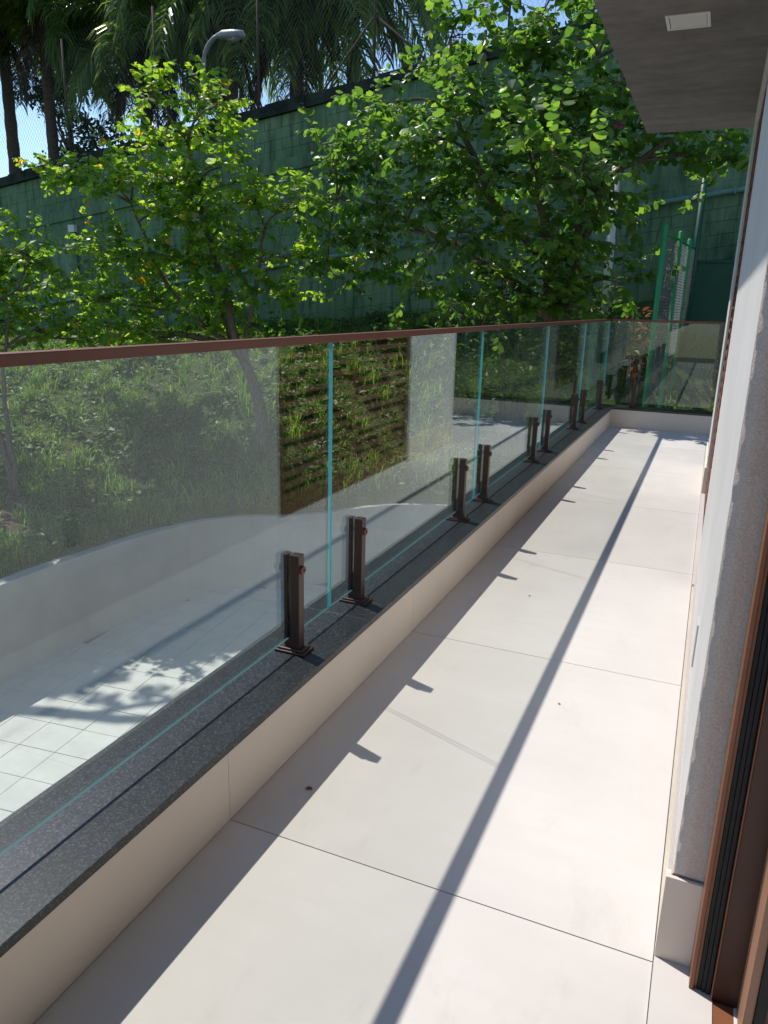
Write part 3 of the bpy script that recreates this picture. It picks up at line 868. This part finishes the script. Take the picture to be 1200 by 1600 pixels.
def orchid_tree(name, label, base, stems, clumps, leaf_mat, lsize, nleaf_obj, twig_len=(.4, .8), gap=.055, group='orchid trees on the bank', prune=True, droop=.5, density=1.0):
    base = np.array(base, float)
    t = thing(name, tuple(base), label, 'tree', group)
    trunk = MB(); twigs = MB()
    tops = []
    for st in stems:                       # each stem: list of points, start radius, end radius
        P, ra, rb_ = st
        P = np.array(P, float)
        # densify
        Q = []
        for i in range(len(P) - 1):
            for u in np.linspace(0, 1, 4, endpoint=False): Q.append(P[i] * (1 - u) + P[i + 1] * u)
        Q.append(P[-1]); Q = np.array(Q)
        Q[1:-1] += RNG.normal(0, .018, Q[1:-1].shape)
        rad = np.linspace(ra, rb_, len(Q)).tolist()
        trunk.tube([tuple(q) for q in Q], rad, 9, noise=.18)
        tops += [Q[i] for i in range(len(Q) // 3, len(Q))]
    tops = np.array(tops)
    leaves = []
    for (c, r, nt) in clumps:
        c = np.array(c, float); r = np.array(r, float)
        d = np.linalg.norm(tops - c, axis=1) + np.where(tops[:, 2] > c[2], 1.0, 0)
        a = tops[np.argmin(d)]
        mid = (a + c) / 2 + np.array([0, 0, .12]) + RNG.normal(0, .08, 3)
        br = bezier(a, mid, c, 7)
        L = np.linalg.norm(c - a)
        trunk.tube([tuple(q) for q in br], np.linspace(.012 + .010 * L, .006, 7).tolist(), 6, noise=.15)
        for _ in range(int(nt * density)):
            u = RNG.normal(0, 1, 3); u /= np.linalg.norm(u)
            s0 = c + u * r * RNG.uniform(0.05, 0.55)
            ln = RNG.uniform(*twig_len)
            dr = u * r / np.max(r) + np.array([0, 0, .35]) + RNG.normal(0, .25, 3); dr /= np.linalg.norm(dr)
            e = s0 + dr * ln + np.array([0, 0, -droop * ln * RNG.uniform(.1, .8)])
            m_ = s0 + dr * ln * .6
            tw = bezier(s0, m_, e, 6)
            if prune and (lands_bad(e) or lands_bad(s0)): continue
            twigs.tube([tuple(q) for q in bezier(br[RNG.integers(3, 7)], (c + s0) / 2, s0, 3)] + [tuple(q) for q in tw[1:]], np.linspace(.005, .0018, 8).tolist(), 4, cap=False)
            n = max(4, int(ln / gap))
            side = 1
            tip = RNG.uniform(.75, 1.15)
            for k in range(n):
                f = (k + .6) / n
                p = bezier(s0, m_, e, 40)[int(f * 39)]
                tg = 2 * (1 - f) * (m_ - s0) + 2 * f * (e - m_); tg /= np.linalg.norm(tg)
                sd = np.cross(tg, [0, 0, 1.]); sd /= (np.linalg.norm(sd) + 1e-6)
                side = -side
                y = sd * side * .9 + tg * .55 + np.array([0, 0, -.25]) + RNG.normal(0, .28, 3)
                upv = np.array([0, 0, 1.]) + RNG.normal(0, .45, 3)
                sz = lsize * tip * RNG.uniform(.55, 1.3) * (1.0 if f < .8 else .72)
                R_ = frame_from(y, upv)
                leaves.append((p + y * .012, R_, sz))
    trunk.build('trunk', BARK, t)
    cr = np.array([l[0] for l in leaves])
    dist = np.linalg.norm(cr - np.array(CAM[:]), axis=1)
    sz = np.array([l[2] for l in leaves])
    order = np.argsort(dist / sz)
    sel = order[:nleaf_obj]
    rest_ = [leaves[i] for i in order[nleaf_obj:]]
    V, F = leaf_cloud(rest_, LEAF_V, LEAF_F)
    crown = tag(link('crown', mesh_np('crown', V, F, leaf_mat), t), kind='stuff')
    tag(twigs.build('twigs', BARK, t), kind='stuff')
    lms = []
    for zc, bc in ((.5, .0), (1.2, .15), (2.0, .3), (2.6, .1)):
        LV = LEAF_V.copy(); LV[:, 2] = LV[:, 2] * zc - LV[:, 1] ** 2 * bc; lms.append(mesh_np('leaf', LV, LEAF_F, leaf_mat))
    cw = wpos(crown)
    for i in sel:
        p, R_, s_ = leaves[i]
        o = bpy.data.objects.new('leaf', lms[int(i) % 4]); COL.objects.link(o); o.parent = crown
        mt = Matrix([list(R_[0] * s_), list(R_[1] * s_), list(R_[2] * s_)]).to_4x4(); mt.translation = Vector(p) - cw
        o.matrix_local = mt
    return t

def gz(x, y): return float(ground_z(np.array(x), np.array(y)))

# tree in the middle left (bright crown above the handrail)
ax_, ay_ = -5.45, 10.05; az = gz(ax_, ay_)
A_clumps = []
def cl(lst, x, y, z, rx, rz, n): lst.append(((x, y, z), (rx, rx, rz), n))
for (x, z, rx, rz, n) in [(-6.85, 4.0, .32, .30, 9), (-6.35, 3.95, .30, .28, 8), (-7.0, 3.5, .40, .30, 13), (-6.2, 3.45, .42, .28, 12), (-5.75, 3.75, .22, .22, 5), (-7.8, 2.95, .50, .24, 12),
                          (-8.35, 2.95, .28, .2, 6), (-7.0, 2.95, .45, .3, 15), (-6.3, 2.85, .45, .3, 15), (-5.6, 2.95, .3, .2, 5), (-6.9, 2.4, .42, .28, 13), (-6.0, 2.4, .48, .32, 17), (-5.2, 2.55, .42, .25, 10),
                          (-4.7, 2.45, .3, .2, 6), (-8.1, 1.85, .42, .25, 13), (-7.3, 1.8, .45, .28, 14), (-6.5, 1.8, .48, .32, 17), (-5.7, 1.8, .45, .32, 16), (-5.0, 1.85, .40, .28, 10), (-4.45, 1.75, .28, .18, 4),
                          (-8.1, 1.15, .38, .22, 10), (-7.2, 1.15, .40, .25, 12), (-6.5, 1.15, .45, .25, 13), (-5.9, 1.2, .42, .25, 10), (-5.2, 1.3, .35, .2, 7), (-7.6, .65, .42, .22, 11), (-6.9, .62, .42, .22, 11), (-6.4, .7, .3, .2, 5), (-8.4, .75, .35, .2, 6)]:
    cl(A_clumps, -6.35 + (x + 6.3) * 1.14, 9.75 + random.uniform(-.45, .5), z, rx, rz, n)
orchid_tree('orchid_tree', 'leafy bright green tree at left with slender forked stems above the handrail', (ax_, ay_, az),
            [([(ax_, ay_, az - .15), (ax_ - .05, ay_, az + .7), (ax_ - .35, ay_ - .05, .45), (-6.0, 9.9, 1.3), (-6.2, 9.8, 2.2), (-6.5, 9.8, 3.4)], .105, .025),
             ([(ax_ - .12, ay_, az + .75), (-5.75, 10.0, .5), (-5.5, 9.95, 1.3), (-5.2, 9.8, 2.2)], .06, .02),
             ([(ax_ - .35, ay_ - .05, .40), (-6.4, 9.9, .8), (-7.1, 9.8, 1.5), (-7.6, 9.8, 2.6)], .05, .016),
             ([(ax_ - .25, ay_ - .05, .2), (-6.05, 10.1, .5), (-6.45, 10.1, 1.6)], .035, .015)],
            A_clumps, LEAF_A, .104, 290, gap=.043, density=1.75)

# large tree on the right
bx_, by_ = -1.15, 11.3; bz = gz(bx_, by_)
B_clumps = []
for (x, y, z, rx, rz, n) in [(-4.5, 9.9, 2.55, .40, .24, 9), (-4.0, 9.7, 2.95, .42, .26, 11), (-3.9, 10.2, 3.35, .35, .24, 9), (-3.35, 10.1, 3.75, .32, .22, 6), (-3.4, 9.8, 3.1, .45, .3, 13), (-3.3, 9.6, 2.45, .45, .3, 13),
                             (-4.1, 9.8, 2.1, .45, .22, 9), (-4.35, 10.0, 1.6, .35, .16, 5), (-3.6, 10.0, 1.75, .42, .22, 8), (-3.0, 10.3, 1.45, .38, .22, 8), (-2.75, 9.7, 3.2, .45, .32, 15), (-2.7, 9.6, 2.5, .48, .32, 15),
                             (-2.6, 10.2, 3.9, .40, .3, 10), (-2.6, 10.4, 4.6, .42, .3, 10), (-2.1, 10.2, 4.9, .38, .26, 8), (-1.9, 10.1, 4.3, .45, .32, 13), (-2.0, 9.7, 3.5, .50, .35, 18), (-1.95, 9.7, 2.8, .50, .35, 18),
                             (-2.1, 9.9, 2.1, .45, .28, 12), (-1.4, 10.2, 4.9, .4, .28, 9), (-1.2, 10.1, 4.2, .48, .32, 15), (-1.2, 9.8, 3.5, .50, .35, 18), (-1.2, 9.7, 2.8, .48, .34, 16), (-1.3, 9.9, 2.1, .45, .3, 13),
                             (-.6, 10.3, 4.5, .42, .28, 9), (-.5, 10.1, 3.8, .45, .32, 14), (-.5, 9.9, 3.1, .48, .26, 14), (.1, 10.2, 3.4, .42, .26, 10), (.3, 10.3, 3.0, .42, .2, 10), (.85, 10.4, 2.95, .40, .2, 9), (.2, 10.2, 4.2, .5, .3, 9), (1.0, 10.3, 3.7, .5, .3, 8),
                             (-.45, 10.1, 2.6, .35, .2, 6), (-1.0, 10.6, 1.55, .42, .25, 9), (-1.8, 10.5, 1.5, .45, .25, 9), (-2.5, 10.4, 1.3, .38, .2, 7), (-1.5, 11.0, 3.4, .6, .5, 16), (-2.4, 11.0, 2.9, .6, .45, 14), (-.6, 11.0, 2.4, .5, .35, 9), (-1.4, 10.75, 1.25, .4, .22, 10), (-.85, 10.7, 1.2, .38, .22, 9), (-1.9, 10.7, 1.2, .4, .2, 9), (-1.0, 10.5, 1.9, .4, .25, 9), (-.35, 10.8, 1.6, .3, .2, 5), (-1.3, 8.85, 3.0, .35, .2, 7), (-.9, 8.75, 2.75, .32, .18, 7), (-.62, 8.7, 2.62, .25, .14, 6)]:
    cl(B_clumps, x, y + random.uniform(-.2, .2), z, rx, rz, n)
orchid_tree('orchid_tree', 'largest leafy tree with thick leaning limbs beside the soffit on the right', (bx_, by_, bz),
            [([(bx_, by_, bz - .2), (bx_ - .1, by_ - .1, 1.1), (-1.35, 11.0, 1.9), (-1.5, 10.6, 2.8), (-1.7, 10.3, 4.2)], .13, .03),
             ([(bx_ - .1, by_ - .15, 1.05), (-1.8, 10.8, 1.55), (-2.5, 10.4, 2.0), (-3.4, 10.1, 2.4), (-4.1, 9.9, 2.6)], .085, .02),
             ([(bx_, by_ - .1, 1.0), (-.95, 10.9, 1.9), (-.6, 10.5, 2.8), (0.2, 10.3, 3.2)], .08, .02),
             ([(-1.35, 11.0, 1.8), (-2.1, 10.5, 2.6), (-2.6, 10.3, 3.6), (-2.7, 10.3, 4.5)], .06, .018),
             ([(-1.0, 11.0, 1.9), (-.9, 10.5, 3.0), (-.8, 10.2, 4.1)], .055, .018)],
            B_clumps, LEAF_B, .128, 298, (.45, .9), .055, density=1.35)
# pink blossom on that tree
fl = MB()
for k in range(5):
    a = k * 2 * math.pi / 5; c = Vector((-.40, 9.55, 3.19)); d = Vector((math.cos(a), -.3, math.sin(a)))
    s_ = d.cross(Vector((0, 1, 0))).normalized()
    fl.add([c, c + d * .03 + s_ * .022, c + d * .07 + s_ * .012 + Vector((0, -.02, 0)), c + d * .07 - s_ * .012 + Vector((0, -.02, 0)), c + d * .03 - s_ * .022], [(0, 1, 2, 3, 4)])
c = Vector((-.31, 9.6, 3.11))
for k in range(4):
    a = k * 1.57 + .4; d = Vector((math.cos(a), -.5, math.sin(a))); s_ = d.cross(Vector((0, 1, 0))).normalized()
    fl.add([c, c + d * .02 + s_ * .015, c + d * .05, c + d * .02 - s_ * .015], [(0, 1, 2, 3)])
tb = [o for o in bpy.data.objects if o.name.startswith('orchid_tree')][-1]
fl.build('flower', PINK, tb)

# small tree at the far left edge
cx_, cy_ = -7.15, 6.75; cz_ = gz(cx_, cy_)
C_clumps = []
for (x, z, rx, rz, n) in [(-8.1, 2.0, .35, .25, 9), (-7.7, 1.75, .40, .25, 10), (-7.15, 1.6, .35, .18, 6), (-8.2, 1.4, .45, .28, 12), (-7.5, 1.15, .4, .2, 9), (-6.95, 1.3, .28, .16, 4), (-8.0, .85, .45, .25, 11), (-7.3, .72, .42, .2, 9), (-6.8, .62, .3, .15, 4), (-8.4, .5, .4, .2, 8), (-8.6, 1.9, .5, .35, 10), (-8.9, 1.1, .5, .35, 10)]:
    cl(C_clumps, x, 7.5 + random.uniform(-.3, .3), z, rx, rz, n)
orchid_tree('orchid_tree', 'small tree at the left edge with thin crooked trunks on bare soil', (cx_, cy_, cz_),
            [([(cx_, cy_, cz_ - .1), (cx_ - .08, cy_ + .05, cz_ + .35), (cx_ - .35, cy_ + .1, cz_ + .9), (-8.0, 7.3, .6), (-8.2, 7.5, 1.7)], .06, .015),
             ([(cx_ + .03, cy_, cz_ - .1), (cx_ + .02, cy_ + .05, cz_ + .4), (cx_ - .25, cy_ + .2, cz_ + 1.1), (-7.6, 7.3, .8), (-7.4, 7.5, 1.5)], .045, .013)],
            C_clumps, LEAF_A, .095, 150, gap=.042, density=1.8)

# unseen tree left of the view, added so its crown shades the lower yard
D_clumps = []
spots = [(-9.4 + ix * .56, 7.45 + iy * .6) for ix in range(8) for iy in range(4) if iy == 0 or ix > 1] + [(-10.3, 7.35), (-9.9, 7.4)]
for x, y in ((-10.75, 9.2), (-10.7, 9.65), (-10.75, 10.1), (-10.65, 10.5), (-10.4, 9.4), (-10.35, 9.9)):
    cl(D_clumps, x, y, 7.2 + random.uniform(-.05, .2), .22, .15, 8)
for x, y in spots:
    cl(D_clumps, x + random.uniform(-.13, .13), y + random.uniform(-.1, .1), 6.15 + random.uniform(-.15, .4), .42, .22, 8)
dx_, dy_ = -9.9, 5.6; dz_ = gz(dx_, dy_)
orchid_tree('orchid_tree', 'unseen tall tree left of the view, added to shade the lower yard', (dx_, dy_, dz_),
            [([(dx_, dy_, dz_ - .2), (-9.8, 5.7, 1.5), (-9.5, 6.1, 3.6), (-9.0, 6.9, 5.2), (-8.4, 7.6, 6.0)], .17, .05),
             ([(-9.0, 6.9, 5.2), (-7.8, 7.8, 5.9), (-6.4, 8.2, 6.1), (-5.7, 8.2, 6.2)], .06, .02),
             ([(-9.2, 6.6, 4.7), (-8.8, 7.8, 5.8), (-8.2, 9.0, 6.2)], .06, .02)],
            D_clumps, LEAF_B, .19, 0, (.4, .7), .045, density=2.0, droop=.2)

# broadleaf shrubs under the large tree
def shrub(name, label, base, h, spread, n, mat, size, V=OVAL_V, F=OVAL_F, group='shrubs along the foot of the wall'):
    t = thing(name, base, label, 'shrub', group)
    st = MB(); lv = []
    b0 = np.array(base)
    for k in range(n):
        a = RNG.uniform(0, 6.28); r = spread * math.sqrt(RNG.uniform(0, 1))
        e = b0 + np.array([math.cos(a) * r, math.sin(a) * r, h * RNG.uniform(.35, 1)])
        c = bezier(b0 + np.array([math.cos(a) * r * .2, math.sin(a) * r * .2, -.05]), b0 + np.array([math.cos(a) * r * .4, math.sin(a) * r * .4, h * .6]), e, 7)
        st.tube([tuple(q) for q in c], np.linspace(.008, .003, 7).tolist(), 5, cap=False)
        for q in range(9):
            p = c[2 + q // 2] + RNG.normal(0, .035, 3)
            y = np.array([math.cos(RNG.uniform(0, 6.28)), math.sin(RNG.uniform(0, 6.28)), RNG.uniform(-.5, .5)])
            lv.append((p, frame_from(y, np.array([0, 0, 1.]) + RNG.normal(0, .3, 3)), size * RNG.uniform(.6, 1.2)))
    st.build('stems', BARK, t)
    V_, F_ = leaf_cloud(lv, V, F)
    tag(link('foliage', mesh_np('foliage', V_, F_, mat), t), kind='stuff')
for i, (x, y, h, sp, n, mt, sz, lb) in enumerate([
        (-1.9, 11.6, .75, .7, 34, LEAF_S, .16, 'low green shrub at the foot of the large tree, left side'),
        (-1.1, 11.5, .95, .6, 34, LEAF_S, .17, 'bushy green shrub in front of the large trunk'),
        (-.85, 12.7, 1.3, .5, 40, LEAF_S, .15, 'tall green shrub beside the white standpipe'),
        (-.15, 12.2, .45, .3, 12, LEAF_R, .13, 'reddish brown shrub beside the bright green fence post'),
        (.05, 12.7, .4, .25, 9, LEAF_R, .12, 'small rust coloured plant behind the green fence'),
        (-2.9, 11.8, .5, .6, 22, LEAF_S, .14, 'low ground plant on the bank left of the large tree')]):
    z = gz(x, y); shrub('leafy_shrub', lb, (x, y, z), h + max(0, 1.15 - z - h * .4), sp, n, mt, sz)

# palms
def frond_mesh(L, elev, grav, mat, dense=1.15, leaf=.74, seed=0):
    rg = np.random.default_rng(seed)
    n = 22; pts = [np.array([0., 0, 0])]; a = elev
    for k in range(n):
        a -= grav * (0.4 + 1.2 * k / n) / n
        pts.append(pts[-1] + np.array([math.cos(a), 0, math.sin(a)]) * L / n)
    pts = np.array(pts)
    m = MB(); m.tube([tuple(q) for q in pts], np.linspace(.035, .006, n + 1).tolist(), 5, cap=False)
    cnt = int(72 * dense)
    for k in range(cnt):
        f = .1 + .9 * k / cnt
        i = min(int(f * n), n - 1); u = f * n - i
        p = pts[i] * (1 - u) + pts[i + 1] * u
        tg = pts[i + 1] - pts[i]; tg /= np.linalg.norm(tg)
        ll = leaf * (.55 + .9 * math.sin(min(1, f * 1.15) * math.pi * .8 + .25)) * rg.uniform(.8, 1.1)
        for sd in (1, -1):
            d = np.array([0, sd, 0]) * .8 + tg * .65 + np.array([0, 0, .15]) + rg.normal(0, .14, 3); d /= np.linalg.norm(d)
            w = np.cross(d, [0, 0, 1.]); w /= np.linalg.norm(w) + 1e-6
            w = w * .8 + rg.normal(0, .35, 3)
            w /= np.linalg.norm(w)
            vs = []; q = p.copy(); dd = d.copy(); wd = .021
            for s_ in range(4):
                ww = wd * (1, 1, .75, .0)[s_]
                if s_ < 3: vs += [q + w * ww, q - w * ww]
                else: vs.append(q)
                q = q + dd * ll / 3
                dd = dd + np.array([0, 0, -.62 - rg.uniform(0, .3)]); dd /= np.linalg.norm(dd)
            m.add(vs, [(0, 1, 3, 2), (2, 3, 5, 4), (4, 5, 6)])
    return m.mesh('frond', mat)
FR = [frond_mesh(3.3, 1.15, 1.9, PALM, seed=1), frond_mesh(3.5, .85, 2.1, PALM, seed=2), frond_mesh(3.6, .5, 2.0, PALM, seed=3), frond_mesh(3.4, .15, 1.6, PALM, seed=4), frond_mesh(3.3, -.35, 1.2, PALM, seed=5), frond_mesh(3.2, .65, 2.6, PALM, seed=8)]
FD = [frond_mesh(2.6, -.9, .7, PALM_DEAD, .8, .5, 6), frond_mesh(2.3, -1.1, .5, PALM_DEAD, .8, .45, 7)]
def palm(x, y, zt, label, nf=26, tr=.17, lean=0.0, dead=4, sc=1.0, avoid=None):
    k_ = (y + 1.6) / y
    x, y, zt, sc = .92 + (x - .92) * k_, y + 1.6, 1.2 + (zt - 1.2) * k_, sc * 1.04
    zb = gz(x, y)
    t = thing('queen_palm', (x, y, zb), label, 'palm', 'palms behind the green wall')
    m = MB(); pts = []; rad = []
    for k in range(26):
        f = k / 25; pts.append((x + lean * f * f, y, zb - .2 + (zt - zb + .2) * f)); rad.append(tr * (1.15 - .3 * f) * (1.05 if k % 2 else .96))
    m.tube(pts, rad, 12, noise=.06); m.build('trunk', PBARK, t)
    top = Vector((x + lean, y, zt))
    for k in range(nf + dead):
        f = k / nf
        me = FR[(k * 5 + int(f * 3)) % 6] if k < nf else FD[k % 2]
        if k < nf: me = FR[(0, 1, 1, 5, 2, 2, 3, 3, 4, 4)[min(9, int(f * 10))]] if RNG.random() < .8 else me
        o = link('frond', me, t, tuple(top + Vector((0, 0, random.uniform(-.15, .15)))))
        az_ = k * 2.39996 + RNG.uniform(-.25, .25)
        o.rotation_euler = (RNG.uniform(-.15, .15), 0, az_)
        s_ = sc * RNG.uniform(.88, 1.12); o.scale = (s_, s_, s_)
palm(-17.05, 17.6, 8.75, 'palm at far left with a bare slim trunk against the sky', 36, .17, dead=3)
palm(-19.7, 18.6, 8.9, 'leftmost palm standing behind the far left trunk', 34, .2, dead=4)
palm(-14.0, 18.0, 7.9, 'palm with grey dead fronds hanging behind the bright green tree', 34, .19, dead=9)
palm(-12.3, 19.3, 8.6, 'palm left of the curved street lamp, its trunk mostly hidden', 26, .2, dead=4)
palm(-10.72, 17.2, 8.7, 'palm whose brown trunk rises just right of the street lamp head', 32, .165, dead=3)
palm(-9.35, 18.0, 8.2, 'palm with long dense curtains of fronds right of the lamp', 38, .2, dead=2, sc=1.05)
palm(-8.25, 18.9, 9.25, 'rightmost palm with fronds hanging into the open blue sky', 26, .18, dead=1, sc=1.1)

# dark broadleaf trees across the street
def far_tree(label, x, y, zt, w, nl, trunk_r=.14):
    zb = gz(x, y)
    t = thing('street_tree', (x, y, zb), label, 'tree', 'dark trees across the street')
    m = MB(); m.tube([(x, y, zb - .2), (x + .1, y, zb + 1.2), (x, y, zt - w * .5)], [trunk_r, trunk_r * .8, .04], 9)
    lv = []
    for k in range(26):
        c = np.array([x + RNG.uniform(-w, w), y + RNG.uniform(-.8, .8), zt - RNG.uniform(0, 2 * w)])
        m.tube([(x, y, zt - w * 1.2), tuple((c + np.array([x, y, zt - w])) / 2 + RNG.normal(0, .1, 3)), tuple(c)], [.04, .02, .008], 5)
        for q in range(nl // 26):
            p = c + RNG.normal(0, .24, 3) * np.array([1.3, 1, .7])
            lv.append((p, frame_from(RNG.normal(0, 1, 3), np.array([0, 0, 1.]) + RNG.normal(0, .5, 3)), RNG.uniform(.12, .2)))
    m.build('trunk', BARK, t)
    V_, F_ = leaf_cloud(lv, OVAL_V * np.array([1.4, 1, 1]), OVAL_F)
    tag(link('crown', mesh_np('crown', V_, F_, LEAF_D), t), kind='stuff')
far_tree('dark broadleaf tree behind the left palms, seen against the sky', -19.2, 20.5, 7.7, 1.9, 2600)
far_tree('low dark tree behind the palms right of the lamp', -11.3, 22.0, 6.6, 1.6, 1800)
far_tree('low dark tree behind the palm trunks left of the lamp', -16.0, 22.5, 6.2, 1.6, 1800)

# ------------------------------------------------------------------ grass, weeds, litter on the bank
def scatter(n, x0, x1, y0, y1):
    X = RNG.uniform(x0, x1, n); Y = RNG.uniform(y0, y1, n)
    D = cop_dist(X, Y)
    k = (D > 0.16) & (Y < YW - .12)
    return X[k], Y[k], D[k]
def dirt_mask(X, Y):
    return np.hypot((X + 7.25) / 1.1, (Y - 6.35) / .55) + .25 * vnoise(X, Y, 3.1, 1) < .9
def grass():
    Xs, Ys = [], []
    for n, r in ((120000, (-12.0, -2.0, 4.0, 13.9)), (26000, (-16, 4, 11.0, 13.9)), (16000, (-7.6, -5.6, 2.0, 9.0))):
        X, Y, D = scatter(n, *r); Xs.append(X); Ys.append(Y)
    X = np.concatenate(Xs); Y = np.concatenate(Ys)
    dens = .5 + .75 * vnoise(X, Y, 1.7, 4) + .35 * vnoise(X, Y, 4.1, 6)
    k = (RNG.uniform(0, 1, X.size) < np.clip(dens + .2, .06, 1)) & ~dirt_mask(X, Y)
    X, Y = X[k], Y[k]
    n0 = X.size
    TX, TY, TD = scatter(420, -11.5, -2.2, 4.5, 13.6)
    X = np.concatenate([X] + [RNG.normal(a, .05, 34) for a in TX]); Y = np.concatenate([Y] + [RNG.normal(a, .05, 34) for a in TY])
    n1 = X.size
    ci = RNG.uniform(0, 1, 5200)
    seg = np.hypot(*np.diff(COPS, axis=0).T); cum = np.concatenate([[0], np.cumsum(seg)])
    s0_, s1_ = cum[np.argmin(np.abs(COPS[:, 1] - 4.2))], cum[np.argmin(np.abs(COPS[:, 0] + 2.4))]
    sv = s0_ + ci * (s1_ - s0_)
    ex = np.interp(sv, cum, COPS[:, 0]) ; ey = np.interp(sv, cum, COPS[:, 1])
    of = RNG.uniform(.2, .55, ci.size)
    gx_ = np.gradient(ex[np.argsort(sv)])
    dx0 = np.interp(sv + .05, cum, COPS[:, 0]) - ex; dy0 = np.interp(sv + .05, cum, COPS[:, 1]) - ey
    dl_ = np.hypot(dx0, dy0) + 1e-6
    keep = vnoise(ex, ey, 2.9, 3) > -.25
    X = np.concatenate([X, (ex - dy0 / dl_ * of)[keep]]); Y = np.concatenate([Y, (ey + dx0 / dl_ * of)[keep]])
    Z = ground_z(X, Y)
    n = X.size
    tall = np.clip(.5 + .6 * vnoise(X, Y, 2.3, 9), .2, 1.3)
    h = RNG.uniform(.05, .17, n) * tall * np.where(RNG.uniform(0, 1, n) < .06, 2.4, 1)
    h[n0:] = RNG.uniform(.12, .4, n - n0); h[n1:] = RNG.uniform(.1, .34, n - n1)
    w = RNG.uniform(.005, .011, n)
    az_ = RNG.uniform(0, 6.28, n); ln = RNG.uniform(.15, .9, n) * h
    dx, dy = np.cos(az_), np.sin(az_); px, py = -dy, dx
    V = np.zeros((n, 5, 3))
    for i, (t, ww, bend) in enumerate(((0, 1, 0), (0, -1, 0), (.6, .75, .35), (.6, -.75, .35), (1, 0, 1))):
        V[:, i, 0] = X + px * w * ww + dx * ln * bend
        V[:, i, 1] = Y + py * w * ww + dy * ln * bend
        V[:, i, 2] = Z - .015 + h * t * (1 - .25 * bend)
    base = np.arange(n)[:, None] * 5
    q = (base + np.array([[0, 1, 3, 2]])).tolist(); tr_ = (base + np.array([[2, 3, 4]])).tolist()
    me = mesh_np('grass', V.reshape(-1, 3), q + tr_, GRASS)
    tag(link('grass', me), 'thin green grass covering the bank behind the glass', 'grass', kind='stuff')
grass()
def weeds():
    lv = []
    X, Y, D = scatter(3000, -12, -2.2, 4, 13.7)
    Z = ground_z(X, Y)
    for x, y, z in zip(X, Y, Z):
        if dirt_mask(np.array(x), np.array(y)): continue
        if RNG.uniform(0, 1) > .5 + .5 * float(vnoise(np.array(x), np.array(y), 1.3, 8)): continue
        h = RNG.uniform(.04, .22) * (2.2 if RNG.uniform(0, 1) < .12 else 1)
        for q in range(RNG.integers(6, 13) if h < .22 else 34):
            p = np.array([x, y, z]) + np.array([RNG.normal(0, .07), RNG.normal(0, .07), h * RNG.uniform(.2, 1)])
            yv = np.array([*(RNG.normal(0, 1, 2)), RNG.uniform(-.2, .5)])
            lv.append((p, frame_from(yv, np.array([0, 0, 1.]) + RNG.normal(0, .3, 3)), RNG.uniform(.05, .13)))
    V_, F_ = leaf_cloud(lv, OVAL_V * np.array([1.7, 1, 1]), OVAL_F)
    tag(link('weeds', mesh_np('weeds', V_, F_, WEED)), 'low broadleaf weeds scattered through the grass on the bank', 'weeds', kind='stuff')
    lv = []
    X, Y, D = scatter(260, -10, -2.2, 4, 13)
    Z = ground_z(X, Y)
    for x, y, z in zip(X, Y, Z):
        lv.append((np.array([x, y, z + RNG.uniform(.02, .09)]), frame_from(RNG.normal(0, 1, 3) * np.array([1, 1, .3]), np.array([0, 0, 1.]) + RNG.normal(0, .4, 3)), RNG.uniform(.05, .10)))
    V_, F_ = leaf_cloud(lv, LEAF_V, LEAF_F)
    tag(link('fallen_leaves', mesh_np('fallen_leaves', V_, F_, LITTER)), 'dry brown fallen leaves lying in the grass', 'leaves', kind='stuff')
weeds()
# bare soil patch round the small trunks
def soil():
    n = 40; vs = [(-7.25, 6.35, gz(-7.25, 6.35) + .05)]; fs = []
    for ring in (1, 2, 3, 4):
        for k in range(n):
            a = k / n * 2 * math.pi; r = ring / 4 * (1 + .14 * math.sin(3 * a + 1) + .08 * math.sin(7 * a))
            x, y = -7.25 + 1.05 * r * math.cos(a), 6.35 + .55 * r * math.sin(a)
            vs.append((x, y, gz(x, y) + .045 - .07 * (ring == 4) + random.uniform(-.012, .012)))
    for k in range(n): fs.append((0, 1 + k, 1 + (k + 1) % n))
    for ring in range(3):
        for k in range(n):
            a = 1 + ring * n + k; b_ = 1 + ring * n + (k + 1) % n
            fs.append((a, a + n, b_ + n, b_))
    me = mesh_np('bare_soil', vs, fs, DIRT, smooth=True)
    tag(link('bare_soil', me), kind='structure')
soil()

# a few dry scraps blown onto the floor
for i, (x, y, s_, lb) in enumerate([(0.103, 1.462, .022, 'tiny dark dry leaf scrap lying in the shadow of the kerb'), (0.62, 2.17, .014, 'tiny pale scrap on the sunlit floor beside the handrail shadow'), (0.33, 3.05, .013, 'tiny leaf crumb on the floor behind the tinted glass shadow')]):
    R_ = frame_from(np.array([math.cos(i * 2.), math.sin(i * 2.), .15]), np.array([.2, .1, 1.]))
    V = np.einsum('ij,kj->ki', R_, OVAL_V * np.array([1.6, 1, 1])) * s_
    V = V - np.array([0, 0, V[:, 2].min() - .0004])
    tag(link('dry_leaf_scrap', mesh_np('dry_leaf_scrap', V, OVAL_F, LITTER if i else BARK), None, (x, y, 0.0)), lb, 'leaf', 'leaf scraps on the balcony floor')
